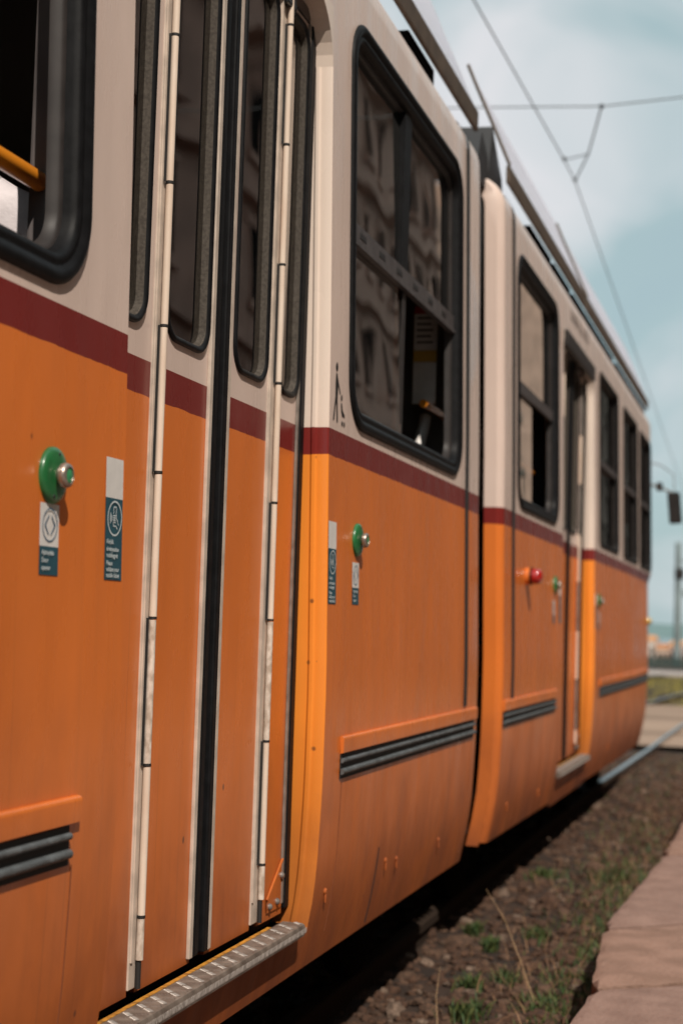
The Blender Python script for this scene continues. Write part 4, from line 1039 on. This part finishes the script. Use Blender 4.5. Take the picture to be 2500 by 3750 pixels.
# ---------------------------------------------------------------- overhead wires
def wire(name, pts, r, label):
    bm = B(); tube(bm, pts, r, 6); tag(obj(name, bm, 'steelwire'), label, 'wire')
wire("contact_wire", [(-1.25, -20, 5.6), (-1.02, 11.11, 5.6), (-.91, 15.16, 5.6), (-.90, 15.9, 5.6), (-1.17, 24.97, 5.6), (-1.79, 45.4, 5.6), (-3.0, 80, 5.6)], .0065, 'long overhead contact wire running above the tram roof towards the horizon')
wire("span_wire", [(-12, 14.4, 6.2), (-1.58, 13.7, 5.68), (-.40, 13.75, 5.64), (.6, 13.9, 5.75), (9, 15.5, 6.6)], .006, 'thin overhead span wire crossing the sky above the tram')
bm = B(); tube(bm, [(-.40, 13.75, 5.64), (-.66, 15.0, 5.60), (-.90, 15.9, 5.60)], .008, 6); tube(bm, [(-.66, 15.0, 5.60), (-.91, 15.16, 5.60)], .006, 6)
hg = empty("wire_hanger", (-.40, 13.75, 5.6), 'slanting wire hanger between the span wire and the contact wire', 'wire fitting')
obj("hanger_arm", bm, 'steelwire', hg)
for p in ((-.40, 13.75, 5.64), (-.91, 15.16, 5.61), (-.90, 15.9, 5.61)):
    bm = B(); bmesh.ops.create_uvsphere(bm, u_segments=10, v_segments=8, radius=.026); bmesh.ops.scale(bm, vec=(.8, 1.3, .8), verts=bm.verts); bmesh.ops.translate(bm, verts=bm.verts, vec=p); obj("clamp", bm, 'glossblack', hg, smooth=True)

# ---------------------------------------------------------------- beyond the tram: pole, fence, quay, buildings
pl = empty("catenary_pole", (-3.3, 70, GZ), 'grey green catenary pole with small brackets beyond the front of the tram', 'pole')
bm = B(); tube(bm, [(-3.3, 70, GZ), (-3.3, 70, 2.4), (-3.32, 70, 5.0)], .14, 12, radii=[.16, .14, .12]); obj("mast", bm, 'poletx', pl)
bm = B(); box(bm, -3.45, -3.05, 69.8, 70.2, 3.45, 3.9, bev=.05); obj("switch_box", bm, 'frame', pl)
bm = B(); tube(bm, [(-3.3, 70, 4.2), (-1.8, 69.8, 4.3), (-.6, 69.6, 4.3)], .03, 6); box(bm, -3.1, -2.7, 69.8, 70, 2.7, 3.0, bev=.03); obj("bracket", bm, 'poletx', pl)
fn = empty("fence", (-3, 64, GZ), 'low dark green railing fence along the quay beyond the tracks', 'fence')
bm = B()
for i in range(3): box(bm, -30, 25, 63.98, 64.02, GZ + .08 + i * .13, GZ + .19 + i * .13)
obj("railing", bm, mat("dark_green_paint", (.02, .045, .04), .6), fn)
for i in range(28):
    bm = B(); x = -30 + i * 2; box(bm, x - .04, x + .04, 63.94, 63.975, GZ, GZ + .50); obj("post", bm, mat("dark_green_post", (.02, .05, .045), .6) if i == 0 else bpy.data.materials["dark_green_post"], fn)
def house(x, y, w_, d, z0, h, wall, roof, label, wcount, flat=False):
    e = empty("quay_building", (x, y, z0), label, 'building', 'low buildings on the far bank')
    bm = B(); box(bm, x - w_ / 2, x + w_ / 2, y, y + d, z0, z0 + h); obj("wall", bm, mat("plaster", wall, .9, nscale=1, namt=.15), e)
    bm = B(); rh = .9
    v = [bm.verts.new(p) for p in ((x - w_ / 2 - .2, y - .2, z0 + h + .003), (x + w_ / 2 + .2, y - .2, z0 + h + .003), (x + w_ / 2 + .2, y + d + .2, z0 + h + .003), (x - w_ / 2 - .2, y + d + .2, z0 + h + .003), (x - w_ / 2, y + d / 2, z0 + h + rh), (x + w_ / 2, y + d / 2, z0 + h + rh))]
    for f in ((0, 1, 5, 4), (2, 3, 4, 5), (0, 4, 3), (1, 2, 5)): bm.faces.new([v[i] for i in f])
    obj("roof", bm, mat("roof_tiles", roof, .8), e)
    bm = B(); box(bm, x - .3, x + .3, y - .03, y + .0, z0 + h * .35, z0 + h * .8); w0 = obj("window", bm, 'frame', e)
    for k in range(wcount):
        o = w0 if k == 0 else w0.copy()
        if k: COL.objects.link(o); o.parent = e
        o.location.x = -e.location.x + (-w_ / 2 + w_ * (k + .5) / wcount)
lb = ['low white house with orange roof just right of the tram nose', 'low cream house with a red brown roof on the far bank, left of the pole', 'low pink house with an orange roof on the far bank, behind the pole',
      'low white house with a pale roof on the far bank, right of the pole', 'low ochre house on the far bank, farthest left', 'low grey house on the far bank, farthest right']
for i, (x, w_, z0, h, wl, rf) in enumerate(((-23.6, 3.2, -5.8, 5.6, (.62, .55, .50), (.55, .25, .10)), (-20.6, 2.4, -5.8, 4.2, (.60, .45, .36), (.45, .20, .09)), (-18.2, 2.2, -5.8, 4.8, (.60, .42, .36), (.60, .28, .10)),
                                            (-15.4, 3.0, -5.8, 5.2, (.64, .58, .56), (.50, .36, .28)), (-27.5, 4, -5.8, 5.0, (.55, .40, .22), (.5, .22, .1)), (-11, 4.5, -5.8, 5.6, (.4, .38, .38), (.5, .26, .1)))):
    house(x, 300, w_, 6, z0, h, wl, rf, lb[i], 3)
bm = B(); box(bm, -60, 30, 286, 299.5, -6.2, -5.7); tag(obj("far_bank", bm, mat("bank_stone", (.34, .26, .18), .9)), kind='structure')
bm = B(); box(bm, -60, 30, 284, 286, -6.3, -4.2); tag(obj("quay_wall", bm, mat("quay_stone", (.50, .27, .13), .9, nscale=.5, namt=.3)), kind='structure')

# buildings across the road: all outside the frame, all but the last reflected in the tram's windows
def block(x, y0, y1, h, wall, label, floors, bays, roofc):
    e = empty("street_building", (x, (y0 + y1) / 2, -.12), label, 'building')
    wm = mat("facade_render", wall, .9, nscale=.8, namt=.25)
    bm = B(); box(bm, x, x + 12, y0, y1, -.12, h)
    for k in range(1, floors): box(bm, x - .5, x - .002, y0, y1, h * k / floors - .35, h * k / floors + .15)
    box(bm, x - .7, x - .003, y0 - .2, y1 + .2, h - .6, h + .1); obj("wall", bm, wm, e)
    bm = B(); box(bm, x + .5, x + 11.5, y0 + .5, y1 - .5, h + .11, h + 2.2); obj("roof", bm, mat("street_roof", roofc, .8), e)
    bw = (y1 - y0) / bays; fh = h / floors
    bm = B(); yc, zc = y0 + bw / 2, fh * .55
    box(bm, x - .03, x - .004, yc - bw * .2, yc + bw * .2, zc - fh * .27, zc + fh * .25, 0); box(bm, x - .12, x - .031, yc - bw * .26, yc + bw * .26, zc + fh * .26, zc + fh * .32, 1)
    for s_ in (-1, 1): box(bm, x - .10, x - .005, yc + s_ * bw * .2 - .08, yc + s_ * bw * .2 + .08, zc - fh * .27, zc + fh * .25, 1)
    box(bm, x - .25, x - .031, yc - bw * .27, yc + bw * .27, zc - fh * .34, zc - fh * .275, 1)
    w0 = obj("window", bm, ['dark', wm], e); base = w0.location.copy(); first = True
    for f_ in range(floors):
        for b2 in range(bays):
            if first: first = False; continue
            o = w0.copy(); COL.objects.link(o); o.parent = e; o.location = base + Vector((0, b2 * bw, f_ * fh))
block(17, 22, 60, 27, (.42, .25, .195), 'tall brown corner building across the road, seen reflected in tram windows', 5, 9, (.2, .1, .07))
block(18, 62, 92, 29, (.46, .28, .215), 'tall tan building across the road beyond the brown one, reflected in the large tram window', 5, 8, (.2, .1, .07))
block(17, 97, 113, 17, (.45, .32, .24), 'lower pale building with an orange roof along the road, reflected in the front tram window', 4, 5, (.55, .2, .08))
block(15.5, 125, 300, 36, (.34, .25, .20), 'very long cream building farthest along the road, reflected in the front window', 6, 24, (.3, .2, .15))
block(17, -45, 18, 23, (.30, .21, .16), 'unseen brown building added across the road to dim the tram side', 5, 10, (.2, .1, .07))  # unseen block, added to cut sky light on the tram side
